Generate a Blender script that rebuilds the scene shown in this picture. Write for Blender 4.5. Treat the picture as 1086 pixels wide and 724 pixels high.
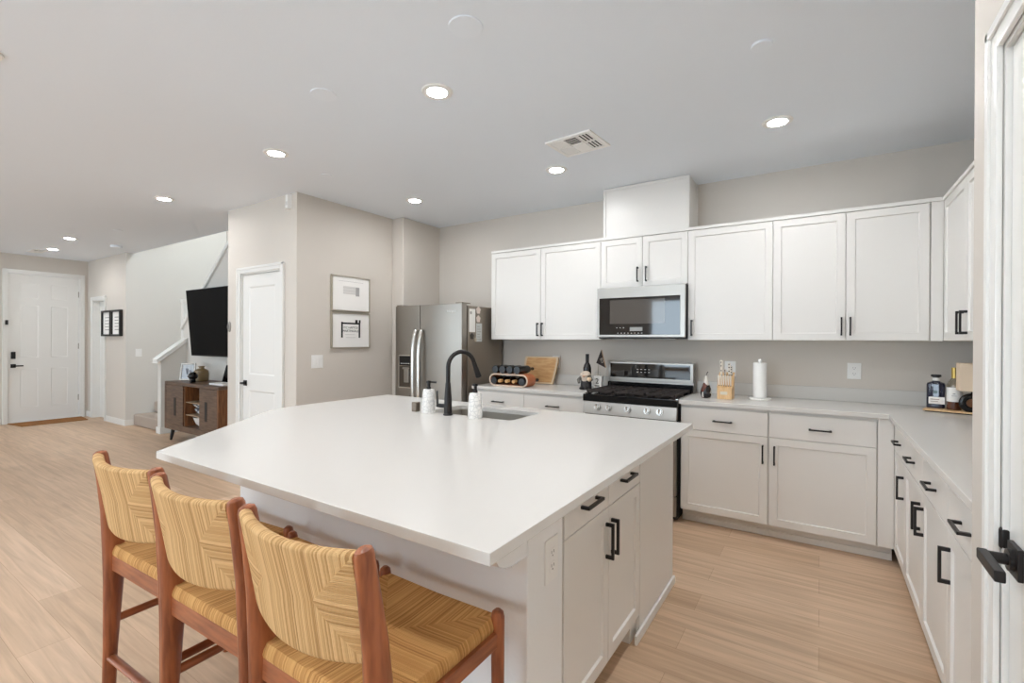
import bpy, bmesh, math, random
from mathutils import Vector, Matrix
random.seed(7)
S = bpy.context.scene
for o in list(bpy.data.objects):
    bpy.data.objects.remove(o)
COL = S.collection

# ------------------------------------------------------------------ camera
CAM_Z = 1.378
cd = bpy.data.cameras.new('camera')
cd.sensor_fit = 'HORIZONTAL'; cd.sensor_width = 36.0
cd.lens = 36.0 * 502.555 / 1086.0
cd.clip_start = 0.05; cd.clip_end = 200
cam = bpy.data.objects.new('camera', cd); COL.objects.link(cam)
right = Vector((0.838133, 0.545447, 0.004520))
down = Vector((0.004830, 0.000865, -0.999988))
fwd = Vector((-0.545444, 0.838145, -0.001910))
cam.matrix_world = Matrix(((right.x, -down.x, -fwd.x, 0), (right.y, -down.y, -fwd.y, 0), (right.z, -down.z, -fwd.z, CAM_Z), (0, 0, 0, 1)))
S.camera = cam

# ------------------------------------------------------------------ world, daylight and exposure
S.view_settings.view_transform = 'Standard'
S.view_settings.look = 'None'
S.view_settings.gamma = 1.0
S.view_settings.use_curve_mapping = False
S.view_settings.exposure = 1.22
W = bpy.data.worlds.new('world'); S.world = W; W.use_nodes = True
wn = W.node_tree.nodes; wn['Background'].inputs[0].default_value = (0.72, 0.87, 1.0, 1); wn['Background'].inputs[1].default_value = 3.4
S.cycles.max_bounces = 10; S.cycles.diffuse_bounces = 7; S.cycles.glossy_bounces = 4
S.cycles.caustics_reflective = False; S.cycles.caustics_refractive = False
S.cycles.sample_clamp_indirect = 6.0
DOWNLIGHT = 122.0        # emission of the recessed ceiling lamps
# rear wall openings, the first known from reflections, the other two added for light: (x0, x1, z0, z1)
REAR_Y = -3.6
REAR_OPEN = [(-3.5, -1.1, 0.02, 2.4), (-7.4, -5.6, 0.6, 2.4), (-10.4, -8.4, 0.45, 2.4)]
def day_light(name, loc, rot, sx, sy, power, col=(1, 1, 1)):
    l = bpy.data.lights.new(name, 'AREA'); l.shape = 'RECTANGLE'; l.size = sx; l.size_y = sy; l.energy = power; l.color = col
    o = bpy.data.objects.new(name, l); COL.objects.link(o); o.location = loc; o.rotation_euler = rot
    return o
for (a, b, c, d) in REAR_OPEN:
    p = day_light('window_portal', ((a + b) / 2, REAR_Y - 0.12, (c + d) / 2), (math.radians(90), 0, 0), b - a, d - c, 1)
    p.data.cycles.is_portal = True
day_light('stairwell_fill', (-7.0, 4.2, 5.0), (0, 0, 0), 2.6, 0.5, 36, (0.85, 0.93, 1.0))  # unseen area lamp added to brighten the stairwell; no window is built there

# ------------------------------------------------------------------ helpers: scene tree
def tag(o, label=None, cat=None, group=None, kind=None):
    if label: o['label'] = label
    if cat: o['category'] = cat
    if group: o['group'] = group
    if kind: o['kind'] = kind
    return o
def thing(name, label, cat, loc=(0, 0, 0), group=None):
    o = bpy.data.objects.new(name, None); COL.objects.link(o); o.location = loc
    o.empty_display_size = 0.1
    return tag(o, label, cat, group)
def world_off(p):
    v = Vector((0, 0, 0))
    while p is not None:
        v += p.location; p = p.parent
    return v
def copy_tree(o, parent=None):
    c = o.copy(); COL.objects.link(c)
    if parent is not None: c.parent = parent
    for ch in list(o.children): copy_tree(ch, c)
    return c

class Fr:
    """A frame on a face: a along u, b along v, c along n (outwards)."""
    def __init__(s, o=(0, 0, 0), u=(1, 0, 0), v=(0, 0, 1), n=(0, -1, 0)):
        s.o, s.u, s.v, s.n = Vector(o), Vector(u), Vector(v), Vector(n)
    def __call__(s, a, b, c): return s.o + s.u * a + s.v * b + s.n * c
WORLD = Fr((0, 0, 0), (1, 0, 0), (0, 1, 0), (0, 0, 1))

class MB:
    def __init__(s): s.bm = bmesh.new(); s.uv = None
    def box(s, x0, x1, y0, y1, z0, z1, bev=0.0, fr=WORLD, seg=2):
        P = [fr(a, b, c) for c in (z0, z1) for (a, b) in ((x0, y0), (x1, y0), (x1, y1), (x0, y1))]
        v = [s.bm.verts.new(p) for p in P]
        fs = [s.bm.faces.new([v[i] for i in f]) for f in ((3, 2, 1, 0), (4, 5, 6, 7), (0, 1, 5, 4), (1, 2, 6, 5), (2, 3, 7, 6), (3, 0, 4, 7))]
        if bev > 0:
            es = list({e for f in fs for e in f.edges})
            bmesh.ops.bevel(s.bm, geom=es, offset=bev, segments=seg, affect='EDGES', profile=0.5)
        return s
    def prism(s, pts, c0, c1, fr=WORLD, bev=0.0, seg=2, holes=()):
        """A polygon in the frame's a-b plane, extruded from c0 to c1; holes are polygons too."""
        bm2 = bmesh.new(); edges = []
        for loop in [pts] + list(holes):
            vs = [bm2.verts.new((p[0], p[1], 0)) for p in loop]
            edges += [bm2.edges.new((vs[i], vs[(i + 1) % len(vs)])) for i in range(len(vs))]
        if holes:
            bmesh.ops.triangle_fill(bm2, edges=edges, use_beauty=True, use_dissolve=False)
        else:
            bm2.faces.new(list(bm2.verts))
        faces = list(bm2.faces)
        r = bmesh.ops.extrude_face_region(bm2, geom=faces)
        for g in r['geom']:
            if isinstance(g, bmesh.types.BMVert): g.co.z = 1
        bmesh.ops.recalc_face_normals(bm2, faces=list(bm2.faces))
        for v in bm2.verts: v.co = fr(v.co.x, v.co.y, c0 if v.co.z < .5 else c1)
        if bev > 0:
            es = [e for e in bm2.edges if len(e.link_faces) == 2 and e.calc_face_angle(0) > math.radians(40)]
            bmesh.ops.bevel(bm2, geom=es, offset=bev, segments=seg, affect='EDGES', profile=0.5)
        s._merge(bm2); return s
    def _merge(s, bm2):
        m = bpy.data.meshes.new('tmp'); bm2.to_mesh(m); bm2.free()
        s.bm.from_mesh(m); bpy.data.meshes.remove(m)
    def lathe(s, prof, at=(0, 0, 0), n=28, axis='Z', rot=None, squash=None, caps=True):
        """prof: list of (radius, height)."""
        rings = []
        R = rot or Matrix.Identity(3)
        if axis == 'X': R = Matrix(((0, 0, 1), (0, 1, 0), (-1, 0, 0)))
        if axis == 'Y': R = Matrix(((1, 0, 0), (0, 0, 1), (0, -1, 0)))
        at = Vector(at)
        for r, h in prof:
            if r < 1e-6: rings.append([s.bm.verts.new(at + R @ Vector((0, 0, h)))])
            else:
                sx, sy = squash or (1, 1)
                rings.append([s.bm.verts.new(at + R @ Vector((r * sx * math.cos(2 * math.pi * i / n), r * sy * math.sin(2 * math.pi * i / n), h))) for i in range(n)])
        for a, b in zip(rings, rings[1:]):
            if len(a) == 1 and len(b) == 1: continue
            for i in range(n):
                j = (i + 1) % n
                if len(a) == 1: s.bm.faces.new((a[0], b[j], b[i])) if False else s.bm.faces.new((a[0], b[i], b[j]))
                elif len(b) == 1: s.bm.faces.new((a[i], a[j], b[0]))
                else: s.bm.faces.new((a[i], a[j], b[j], b[i]))
        for ring, flip in ((rings[0], True), (rings[-1], False)) if caps else ():
            if len(ring) > 1:
                s.bm.faces.new(list(reversed(ring)) if flip else ring)
        return s
    def cyl(s, p, q, r, n=20, r2=None):
        return s.tube([p, q], [r, r if r2 is None else r2], n)
    def tube(s, pts, rad, n=14, cap=True, flat=None, ref=(0, 0, 1), closed=False):
        """A swept tube; rad one radius or one per point; flat=(ku, kv) squashes the section."""
        pts = [Vector(p) for p in pts]
        if not hasattr(rad, '__len__'): rad = [rad] * len(pts)
        ku, kv = flat or (1, 1)
        rings = []; prevu = None
        for i, p in enumerate(pts):
            if closed: t = pts[(i + 1) % len(pts)] - pts[i - 1]
            else: t = pts[min(i + 1, len(pts) - 1)] - pts[max(i - 1, 0)]
            t.normalize()
            if prevu is None:
                r0 = Vector(ref)
                if abs(t.dot(r0)) > 0.95: r0 = Vector((1, 0, 0))
                u = r0.cross(t).normalized()
            else:
                u = (prevu - t * prevu.dot(t)).normalized()
            prevu = u; v = t.cross(u)
            rings.append([s.bm.verts.new(p + (u * ku * math.cos(2 * math.pi * k / n) + v * kv * math.sin(2 * math.pi * k / n)) * rad[i]) for k in range(n)])
        pairs = list(zip(rings, rings[1:])) + ([(rings[-1], rings[0])] if closed else [])
        for a, b in pairs:
            for k in range(n):
                j = (k + 1) % n
                s.bm.faces.new((a[k], a[j], b[j], b[k]))
        if cap and not closed:
            s.bm.faces.new(list(reversed(rings[0]))); s.bm.faces.new(rings[-1])
        return s
    def sphere(s, c, r, sc=(1, 1, 1), u=20, v=14):
        m = Matrix.Translation(c) @ Matrix.Diagonal((r * sc[0], r * sc[1], r * sc[2], 1))
        bmesh.ops.create_uvsphere(s.bm, u_segments=u, v_segments=v, radius=1.0, matrix=m); return s
    def grid(s, P, close_u=False, close_v=False):
        """P[i][j] points -> quad sheet."""
        V = [[s.bm.verts.new(p) for p in row] for row in P]
        nu, nv = len(V), len(V[0])
        for i in range(nu if close_u else nu - 1):
            for j in range(nv if close_v else nv - 1):
                s.bm.faces.new((V[i][j], V[(i + 1) % nu][j], V[(i + 1) % nu][(j + 1) % nv], V[i][(j + 1) % nv]))
        return V
    def xf(s, M):
        bmesh.ops.transform(s.bm, matrix=M, verts=list(s.bm.verts)); return s
    def build(s, name, mat, parent=None, loc=(0, 0, 0), angle=35, norm=True):
        me = bpy.data.meshes.new(name)
        if norm: bmesh.ops.recalc_face_normals(s.bm, faces=list(s.bm.faces))
        off = world_off(parent) + Vector(loc)
        for v in s.bm.verts: v.co -= off
        s.bm.to_mesh(me); s.bm.free()
        for p in me.polygons: p.use_smooth = True
        me.set_sharp_from_angle(angle=math.radians(angle))
        o = bpy.data.objects.new(name, me); COL.objects.link(o)
        if mat is not None: me.materials.append(mat)
        o.location = loc
        if parent is not None: o.parent = parent
        wm = o.modifiers.new('weighted_normal', 'WEIGHTED_NORMAL'); wm.keep_sharp = True; wm.weight = 90
        return o
def BX(*a, **k): return MB().box(*a, **k)
def text_part(name, txt, size, fr, mat, parent, depth=0.0006, align='CENTER'):
    c = bpy.data.curves.new(name, 'FONT'); c.body = txt; c.size = size; c.extrude = depth; c.align_x = align; c.align_y = 'CENTER'
    t = bpy.data.objects.new('tmp_text', c); COL.objects.link(t)
    dg = bpy.context.evaluated_depsgraph_get(); dg.update()
    me = bpy.data.meshes.new_from_object(t.evaluated_get(dg)); bpy.data.objects.remove(t)
    off = world_off(parent)
    for v in me.vertices: v.co = fr(v.co.x, v.co.y, v.co.z) - off
    me.materials.clear(); me.materials.append(mat); me.name = name
    o = bpy.data.objects.new(name, me); COL.objects.link(o); o.parent = parent
    return o

# ------------------------------------------------------------------ helpers: materials
def srgb(r, g, b):
    f = lambda c: (c / 255 / 12.92) if c / 255 <= 0.04045 else ((c / 255 + 0.055) / 1.055) ** 2.4
    return (f(r), f(g), f(b), 1)
MATS = {}
def mat(name, col, rough=0.5, metal=0.0, spec=0.5, emit=None, coat=0.0, alpha=1.0, trans=0.0):
    m = bpy.data.materials.new(name); m.use_nodes = True
    b = m.node_tree.nodes['Principled BSDF']
    b.inputs['Base Color'].default_value = col if len(col) == 4 else (*col, 1)
    b.inputs['Roughness'].default_value = rough; b.inputs['Metallic'].default_value = metal
    b.inputs['Specular IOR Level'].default_value = spec
    b.inputs['Coat Weight'].default_value = coat
    b.inputs['Transmission Weight'].default_value = trans
    if emit:
        b.inputs['Emission Color'].default_value = emit[0]; b.inputs['Emission Strength'].default_value = emit[1]
    MATS[name] = m
    return m
def N(m, t, **k):
    n = m.node_tree.nodes.new(t)
    for a, v in k.items(): setattr(n, a, v)
    return n
def L(m, a, b): m.node_tree.links.new(a, b)
def bsdf(m): return m.node_tree.nodes['Principled BSDF']
def add_bump(m, scale, strength, dist=0.002, detail=3, stretch=None, coord='Object'):
    tc = N(m, 'ShaderNodeTexCoord'); mp = N(m, 'ShaderNodeMapping'); nz = N(m, 'ShaderNodeTexNoise'); bp = N(m, 'ShaderNodeBump')
    if stretch: mp.inputs['Scale'].default_value = stretch
    nz.inputs['Scale'].default_value = scale; nz.inputs['Detail'].default_value = detail
    bp.inputs['Strength'].default_value = strength; bp.inputs['Distance'].default_value = dist
    L(m, tc.outputs[coord], mp.inputs[0]); L(m, mp.outputs[0], nz.inputs['Vector']); L(m, nz.outputs['Fac'], bp.inputs['Height'])
    L(m, bp.outputs[0], bsdf(m).inputs['Normal'])
    return nz
def add_var(m, c1, c2, scale, stretch=None, detail=4, lo=0.35, hi=0.65, coord='Object'):
    tc = N(m, 'ShaderNodeTexCoord'); mp = N(m, 'ShaderNodeMapping'); nz = N(m, 'ShaderNodeTexNoise'); cr = N(m, 'ShaderNodeValToRGB')
    if stretch: mp.inputs['Scale'].default_value = stretch
    nz.inputs['Scale'].default_value = scale; nz.inputs['Detail'].default_value = detail
    cr.color_ramp.elements[0].position = lo; cr.color_ramp.elements[0].color = c1
    cr.color_ramp.elements[1].position = hi; cr.color_ramp.elements[1].color = c2
    L(m, tc.outputs[coord], mp.inputs[0]); L(m, mp.outputs[0], nz.inputs['Vector']); L(m, nz.outputs['Fac'], cr.inputs[0])
    L(m, cr.outputs[0], bsdf(m).inputs['Base Color'])
    return cr

M_wall = mat('greige_wall_paint', srgb(206, 199, 190), 0.6, spec=0.25); add_bump(M_wall, 90, 0.25, 0.002)
M_entry = mat('pale_wall_paint', srgb(213, 210, 204), 0.6, spec=0.25); add_bump(M_entry, 90, 0.25, 0.002)
M_island = mat('island_wall_paint', srgb(234, 234, 233), 0.6, spec=0.25); add_bump(M_island, 90, 0.3, 0.002)
M_ceil = mat('ceiling_paint', srgb(229, 235, 242), 0.75, spec=0.2); add_bump(M_ceil, 70, 0.2, 0.002)
M_trim = mat('white_trim_paint', srgb(226, 225, 221), 0.32)
M_cab = mat('white_cabinet_paint', srgb(224, 221, 216), 0.38); add_bump(M_cab, 40, 0.03, 0.001)
M_gap = mat('shadow_gap_backing', srgb(120, 112, 104), 0.8)
M_quartz = mat('white_quartz', srgb(211, 208, 203), 0.24, spec=0.4)
M_black = mat('matte_black_metal', srgb(30, 26, 25), 0.38, metal=0.3)
M_blackgloss = mat('black_gloss', srgb(14, 13, 14), 0.12)
M_blackrubber = mat('black_plastic', srgb(22, 21, 21), 0.5)
M_steel = mat('brushed_steel', srgb(158, 152, 144), 0.38, metal=1.0)
add_bump(M_steel, 60, 0.05, 0.0006, stretch=(40, 40, 1))
M_steelh = mat('brushed_steel_horizontal', srgb(168, 163, 156), 0.36, metal=1.0)
add_bump(M_steelh, 60, 0.05, 0.0006, stretch=(1, 40, 40))
M_sink = mat('sink_steel', srgb(200, 196, 188), 0.38, metal=0.85)
M_chrome = mat('polished_steel', srgb(214, 212, 207), 0.24, metal=1.0)
M_fside = mat('fridge_side_grey', srgb(146, 136, 124), 0.4, metal=0.5)
M_darkglass = mat('dark_oven_glass', srgb(26, 24, 24), 0.05, coat=0.6)
M_iron = mat('cast_iron', srgb(42, 33, 29), 0.7)
M_white = mat('white_plastic', srgb(236, 235, 232), 0.35)
M_lens = mat('lamp_diffuser', (1, 1, 1, 1), 0.5, emit=((0.975, 0.985, 1.0, 1), DOWNLIGHT))
M_paper = mat('white_paper', srgb(238, 236, 232), 0.8)
M_ink = mat('black_ink', srgb(28, 28, 28), 0.7)
M_grey = mat('grey_ink', srgb(170, 168, 165), 0.8)
M_frame = mat('champagne_frame', srgb(176, 168, 152), 0.35, metal=0.4)
def teak(name, st):
    m = mat(name, srgb(150, 84, 50), 0.34, coat=0.12); add_var(m, srgb(126, 68, 40), srgb(166, 98, 60), 9, stretch=st); return m
M_wood = teak('stool_teak', (6, 6, 0.8)); M_woodx = teak('stool_teak_cross', (0.8, 6, 6)); M_woody = teak('stool_teak_side', (6, 0.8, 6))
M_walnut = mat('walnut_console', srgb(92, 72, 58), 0.4)
add_var(M_walnut, srgb(78, 60, 49), srgb(106, 84, 68), 7, stretch=(1, 8, 8))
M_oakside = mat('rustic_oak', srgb(120, 76, 44), 0.45)
add_var(M_oakside, srgb(96, 58, 32), srgb(136, 90, 54), 6, stretch=(8, 8, 1))
M_block = mat('light_rubberwood', srgb(222, 184, 134), 0.45); add_var(M_block, srgb(212, 172, 122), srgb(228, 192, 144), 14, stretch=(6, 1, 1))
M_board = mat('maple_board', srgb(208, 160, 104), 0.5); add_var(M_board, srgb(196, 144, 88), srgb(216, 172, 118), 10, stretch=(1, 6, 6))
M_boardedge = mat('pale_board_edge', srgb(214, 190, 156), 0.5)
M_bottle = mat('dark_bottle_glass', srgb(16, 15, 17), 0.22)
M_foil = mat('tan_capsule', srgb(196, 150, 96), 0.45)
M_rack = mat('pale_bent_wood', srgb(214, 190, 168), 0.5)
M_rackside = mat('orange_wood', srgb(186, 108, 66), 0.5)
M_ceramic = mat('white_ceramic', srgb(234, 232, 228), 0.25)
M_carpet = mat('taupe_carpet', srgb(178, 164, 152), 0.95, spec=0.1); add_bump(M_carpet, 260, 0.9, 0.006)
M_mat = mat('coir_mat', srgb(150, 104, 62), 0.95, spec=0.1); add_bump(M_mat, 220, 0.9, 0.005); add_var(M_mat, srgb(138, 93, 54), srgb(164, 118, 74), 90)
M_tv = mat('tv_screen', srgb(6, 6, 7), 0.6, spec=0.08)
M_cream = mat('cream_fabric', srgb(226, 205, 180), 0.8)

# floor planks
M_floor = mat('oak_plank_floor', srgb(196, 166, 138), 0.42, spec=0.35)
tc = N(M_floor, 'ShaderNodeTexCoord'); br = N(M_floor, 'ShaderNodeTexBrick')
br.offset = 0.37; br.offset_frequency = 2; br.squash = 1.0
br.inputs['Scale'].default_value = 1.0; br.inputs['Brick Width'].default_value = 1.45; br.inputs['Row Height'].default_value = 0.182
br.inputs['Mortar Size'].default_value = 0.0011; br.inputs['Mortar Smooth'].default_value = 0.1; br.inputs['Bias'].default_value = 0.0
br.inputs['Color1'].default_value = srgb(207, 179, 152); br.inputs['Color2'].default_value = srgb(189, 160, 132); br.inputs['Mortar'].default_value = srgb(172, 143, 116)
mp = N(M_floor, 'ShaderNodeMapping'); mp.inputs['Scale'].default_value = (0.65, 12, 1)
nz = N(M_floor, 'ShaderNodeTexNoise'); nz.inputs['Scale'].default_value = 2.6; nz.inputs['Detail'].default_value = 6; nz.inputs['Distortion'].default_value = 0.9
cr = N(M_floor, 'ShaderNodeValToRGB'); cr.color_ramp.elements[0].position = 0.3; cr.color_ramp.elements[0].color = (0.80, 0.78, 0.755, 1); cr.color_ramp.elements[1].position = 0.66; cr.color_ramp.elements[1].color = (1.08, 1.07, 1.06, 1)
mx = N(M_floor, 'ShaderNodeMix', data_type='RGBA', blend_type='MULTIPLY'); mx.inputs[0].default_value = 1.0
L(M_floor, tc.outputs['Object'], br.inputs['Vector']); L(M_floor, tc.outputs['Object'], mp.inputs[0]); L(M_floor, mp.outputs[0], nz.inputs['Vector']); L(M_floor, nz.outputs['Fac'], cr.inputs[0])
L(M_floor, br.outputs['Color'], mx.inputs[6]); L(M_floor, cr.outputs[0], mx.inputs[7]); L(M_floor, mx.outputs[2], bsdf(M_floor).inputs['Base Color'])

# woven rush: strands run from each edge to the middle (four triangles)
def rush(name, w, h, c_lo, c_hi):
    m = mat(name, c_hi, 0.75, spec=0.25)
    uv = N(m, 'ShaderNodeUVMap'); sp = N(m, 'ShaderNodeSeparateXYZ'); L(m, uv.outputs[0], sp.inputs[0])
    def math_(op, a, b=None):
        n = N(m, 'ShaderNodeMath', operation=op)
        for i, x in enumerate((a, b)):
            if x is None: continue
            if isinstance(x, (int, float)): n.inputs[i].default_value = x
            else: L(m, x, n.inputs[i])
        return n.outputs[0]
    U = math_('MULTIPLY', sp.outputs[0], w); V = math_('MULTIPLY', sp.outputs[1], h)       # metres
    du = math_('SUBTRACT', w / 2, math_('ABSOLUTE', math_('SUBTRACT', U, w / 2)))
    dv = math_('SUBTRACT', h / 2, math_('ABSOLUTE', math_('SUBTRACT', V, h / 2)))
    nzw = N(m, 'ShaderNodeTexNoise'); nzw.inputs['Scale'].default_value = 14; L(m, uv.outputs[0], nzw.inputs['Vector'])
    wob = math_('MULTIPLY', math_('SUBTRACT', nzw.outputs['Fac'], 0.5), 0.010)
    side = math_('LESS_THAN', math_('ADD', du, wob), dv)                 # 1 in the side triangles
    mixf = N(m, 'ShaderNodeMix', data_type='FLOAT'); L(m, side, mixf.inputs[0]); L(m, U, mixf.inputs[2]); L(m, V, mixf.inputs[3])
    along = N(m, 'ShaderNodeMix', data_type='FLOAT'); L(m, side, along.inputs[0]); L(m, V, along.inputs[2]); L(m, U, along.inputs[3])
    t = math_('DIVIDE', math_('ADD', mixf.outputs[0], math_('MULTIPLY', wob, 0.12)), 0.0042)
    fr_ = math_('FRACT', t); idx = math_('FLOOR', t)
    prof = math_('SINE', math_('MULTIPLY', fr_, math.pi))
    wnz = N(m, 'ShaderNodeTexWhiteNoise', noise_dimensions='2D'); cmb = N(m, 'ShaderNodeCombineXYZ'); L(m, idx, cmb.inputs[0]); L(m, side, cmb.inputs[1]); L(m, cmb.outputs[0], wnz.inputs['Vector'])
    cmb2 = N(m, 'ShaderNodeCombineXYZ'); L(m, math_('MULTIPLY', along.outputs[0], 25), cmb2.inputs[0]); L(m, math_('MULTIPLY', t, 1.0), cmb2.inputs[1])
    nz2 = N(m, 'ShaderNodeTexNoise'); nz2.inputs['Scale'].default_value = 1.0; nz2.inputs['Detail'].default_value = 2; L(m, cmb2.outputs[0], nz2.inputs['Vector'])
    val = math_('ADD', math_('MULTIPLY', wnz.outputs['Value'], 0.8), math_('MULTIPLY', nz2.outputs['Fac'], 0.2))
    rp = N(m, 'ShaderNodeValToRGB'); rp.color_ramp.elements[0].position = 0.05; rp.color_ramp.elements[0].color = (c_lo[0] * 0.7, c_lo[1] * 0.66, c_lo[2] * 0.6, 1); rp.color_ramp.elements[1].position = 0.95; rp.color_ramp.elements[1].color = c_hi; e_ = rp.color_ramp.elements.new(0.22); e_.color = c_lo
    L(m, val, rp.inputs[0]); L(m, rp.outputs[0], bsdf(m).inputs['Base Color'])
    seam = math_('MINIMUM', math_('DIVIDE', math_('ABSOLUTE', math_('SUBTRACT', math_('ADD', du, wob), dv)), 0.006), 1.0)
    hgt = math_('MULTIPLY', math_('ADD', math_('MULTIPLY', prof, 0.6), math_('MULTIPLY', wnz.outputs['Value'], 0.4)), math_('ADD', math_('MULTIPLY', seam, 0.6), 0.4))
    bp = N(m, 'ShaderNodeBump'); bp.inputs['Strength'].default_value = 0.75; bp.inputs['Distance'].default_value = 0.003
    L(m, hgt, bp.inputs['Height']); L(m, bp.outputs[0], bsdf(m).inputs['Normal'])
    return m
M_rushback = rush('woven_rush_back', 0.40, 0.22, srgb(192, 150, 98), srgb(224, 186, 134))
M_rushseat = rush('woven_rush_seat', 0.42, 0.42, srgb(186, 134, 76), srgb(216, 168, 106))

# ------------------------------------------------------------------ the setting
CEIL = 2.743
def struct(o, kind='structure'): o['kind'] = kind; return o
struct(BX(-11.3, 1.6, -3.9, 5.2, -0.12, 0.0).build('floor', M_floor))
mb = MB()
mb.box(-11.3, 1.6, -3.9, 3.05, CEIL, CEIL + 0.3); mb.box(-5.3, 1.6, 3.05, 4.6, CEIL, CEIL + 0.3)
struct(mb.build('ceiling', M_ceil))
YW = 4.35
struct(BX(-3.89, 1.2, YW, YW + 0.15, 0, CEIL).build('wall_back', M_wall))
struct(BX(1.0, 1.2, 1.755, YW, 0, CEIL).build('wall_right', M_wall))
# closet wall beside the camera with its doorway (the cabinets stop against it)
CX = 0.345
mb = MB(); mb.prism([(-1.755, 0), (-1.515, 0), (-1.515, 2.06), (-0.72, 2.06), (-0.72, 0), (3.6, 0), (3.6, CEIL), (-1.755, CEIL)], -0.12, 0, fr=Fr((CX, 0, 0), (0, -1, 0), (0, 0, 1), (-1, 0, 0)), bev=0.006); mb.box(CX + 0.1205, 1.0, 1.60, 1.755, 0, CEIL)
mb.box(CX + 0.12, 1.0, 0.5, 0.62, 0, CEIL); mb.box(1.0, 1.2, 0.5, 1.755, 0, CEIL)
struct(mb.build('wall_closet', M_wall))
# pantry block, fridge alcove
struct(BX(-4.16, -4.06, 2.70, 3.86, 0, CEIL).build('wall_picture', M_wall))
struct(BX(-4.0595, -3.885, 3.745, YW + 0.15, 0, CEIL, 0.012, seg=3).build('wall_alcove', M_wall))
mb = MB()
DX0, DX1, DH = -5.018, -4.322, 2.06
mb.prism([(-5.30, 0), (DX0 - 0.02, 0), (DX0 - 0.02, DH), (DX1 + 0.02, DH), (DX1 + 0.02, 0), (-4.06, 0), (-4.06, CEIL), (-5.30, CEIL)], -0.115, 0, fr=Fr((0, 2.585, 0), (1, 0, 0), (0, 0, 1), (0, -1, 0)))
mb.box(-5.30, -5.18, 2.70, 3.4, 0, CEIL)
struct(mb.build('wall_pantry', M_wall))
# entry: wall with the front door, wall with the side doorway and the stair wall
FX = -10.93
mb = MB(); mb.box(FX - 0.15, FX, -3.9, 1.94, 0, CEIL); mb.box(FX - 0.15, FX, 2.86, 4.0, 0, CEIL); mb.box(FX - 0.15, FX, 1.94, 2.86, 2.45, CEIL)
struct(mb.build('wall_entry', M_wall))
mb = MB(); EY = 2.95
mb.prism([(FX, 0), (-10.66, 0), (-10.66, 2.05), (-10.08, 2.05), (-10.08, 0), (-9.215, 0), (-9.215, CEIL), (FX, CEIL)], -0.12, 0, fr=Fr((0, EY, 0), (1, 0, 0), (0, 0, 1), (0, -1, 0)))
struct(mb.build('wall_hall', M_wall))
mb = MB(); mb.box(FX, -9.5, 4.1, 4.2, 0, CEIL); struct(mb.build('wall_side_room', M_entry))
struct(MB().box(-9.33, -9.209, EY + 0.121, 4.6, 0, 5.3).box(-9.2145, -9.209, EY + 0.0005, EY + 0.121, 0, CEIL).build('wall_stair', M_entry))
struct(BX(-9.33, -5.0, 4.46, 4.6, 0, 5.3).build('wall_stairwell', M_entry))
mb = MB()       # wall under the upper flight: its top edge climbs with the stairs
TY = 3.32
mb.prism([(-8.13, 0), (-5.3, 0), (-5.3, 3.86), (-8.13, 1.545)], -0.12, 0, fr=Fr((0, TY, 0), (1, 0, 0), (0, 0, 1), (0, -1, 0)))
struct(mb.build('wall_under_stairs', M_entry))
mb = MB()
mb.prism([(-8.16, 1.52), (-8.16, 1.58), (-5.3, 3.92), (-5.3, 3.86)], -0.15, 0.03, fr=Fr((0, TY, 0), (1, 0, 0), (0, 0, 1), (0, -1, 0)), bev=0.006)
mb.box(-8.27, -8.19, 3.34, 3.42, 1.0, 1.97, 0.006); mb.box(-8.28, -8.18, 3.33, 3.43, 1.93, 1.99, 0.008)
struct(mb.build('trim_1', M_trim))
mb = MB()
mb.box(-9.21, -5.3, 3.05, 3.13, CEIL + 0.3, 5.3); mb.box(-5.3, -5.0, 3.05, 4.6, CEIL + 0.3, 5.3)
struct(mb.build('wall_upper', M_entry))
struct(BX(-9.33, -5.0, 3.05, 4.6, 5.3, 5.4).build('ceiling_stairwell', M_ceil))
# knee wall at the foot of the stairs, with its cap
mb = MB()
mb.prism([(2.985, 0), (3.32, 0), (3.32, 1.34), (2.985, 1.075)], -8.13, -8.02, fr=Fr((0, 0, 0), (0, 1, 0), (0, 0, 1), (1, 0, 0)), bev=0.004)
struct(mb.build('wall_knee', M_entry))
mb = MB()
mb.prism([(2.93, 1.032), (3.318, 1.339), (3.318, 1.395), (2.93, 1.088)], -8.155, -7.995, fr=Fr((0, 0, 0), (0, 1, 0), (0, 0, 1), (1, 0, 0)), bev=0.006)
struct(mb.build('trim_2', M_trim))
mb = MB()       # rear wall of the living area; one window shows in reflections, two are added for light
xs = sorted(REAR_OPEN)
prev = -11.3
for (a, b, c, d) in xs:
    mb.box(prev, a, REAR_Y - 0.15, REAR_Y, 0, CEIL); mb.box(a, b, REAR_Y - 0.15, REAR_Y, d, CEIL)
    if c > 0.05: mb.box(a, b, REAR_Y - 0.15, REAR_Y, 0, c)
    prev = b
mb.box(prev, 0.5, REAR_Y - 0.15, REAR_Y, 0, CEIL)
struct(mb.build('wall_rear', M_wall))
for i, (a, b, c, d) in enumerate(REAR_OPEN):
    mb = MB(); w = 0.05
    mb.box(a, a + w, REAR_Y - 0.11, REAR_Y - 0.05, c, d); mb.box(b - w, b, REAR_Y - 0.11, REAR_Y - 0.05, c, d)
    mb.box(a, b, REAR_Y - 0.11, REAR_Y - 0.05, c, c + w); mb.box(a, b, REAR_Y - 0.11, REAR_Y - 0.05, d - w, d); mb.box((a + b) / 2 - w / 2, (a + b) / 2 + w / 2, REAR_Y - 0.11, REAR_Y - 0.05, c, d)
    struct(mb.build('window_%d' % (i + 1), M_trim))

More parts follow.
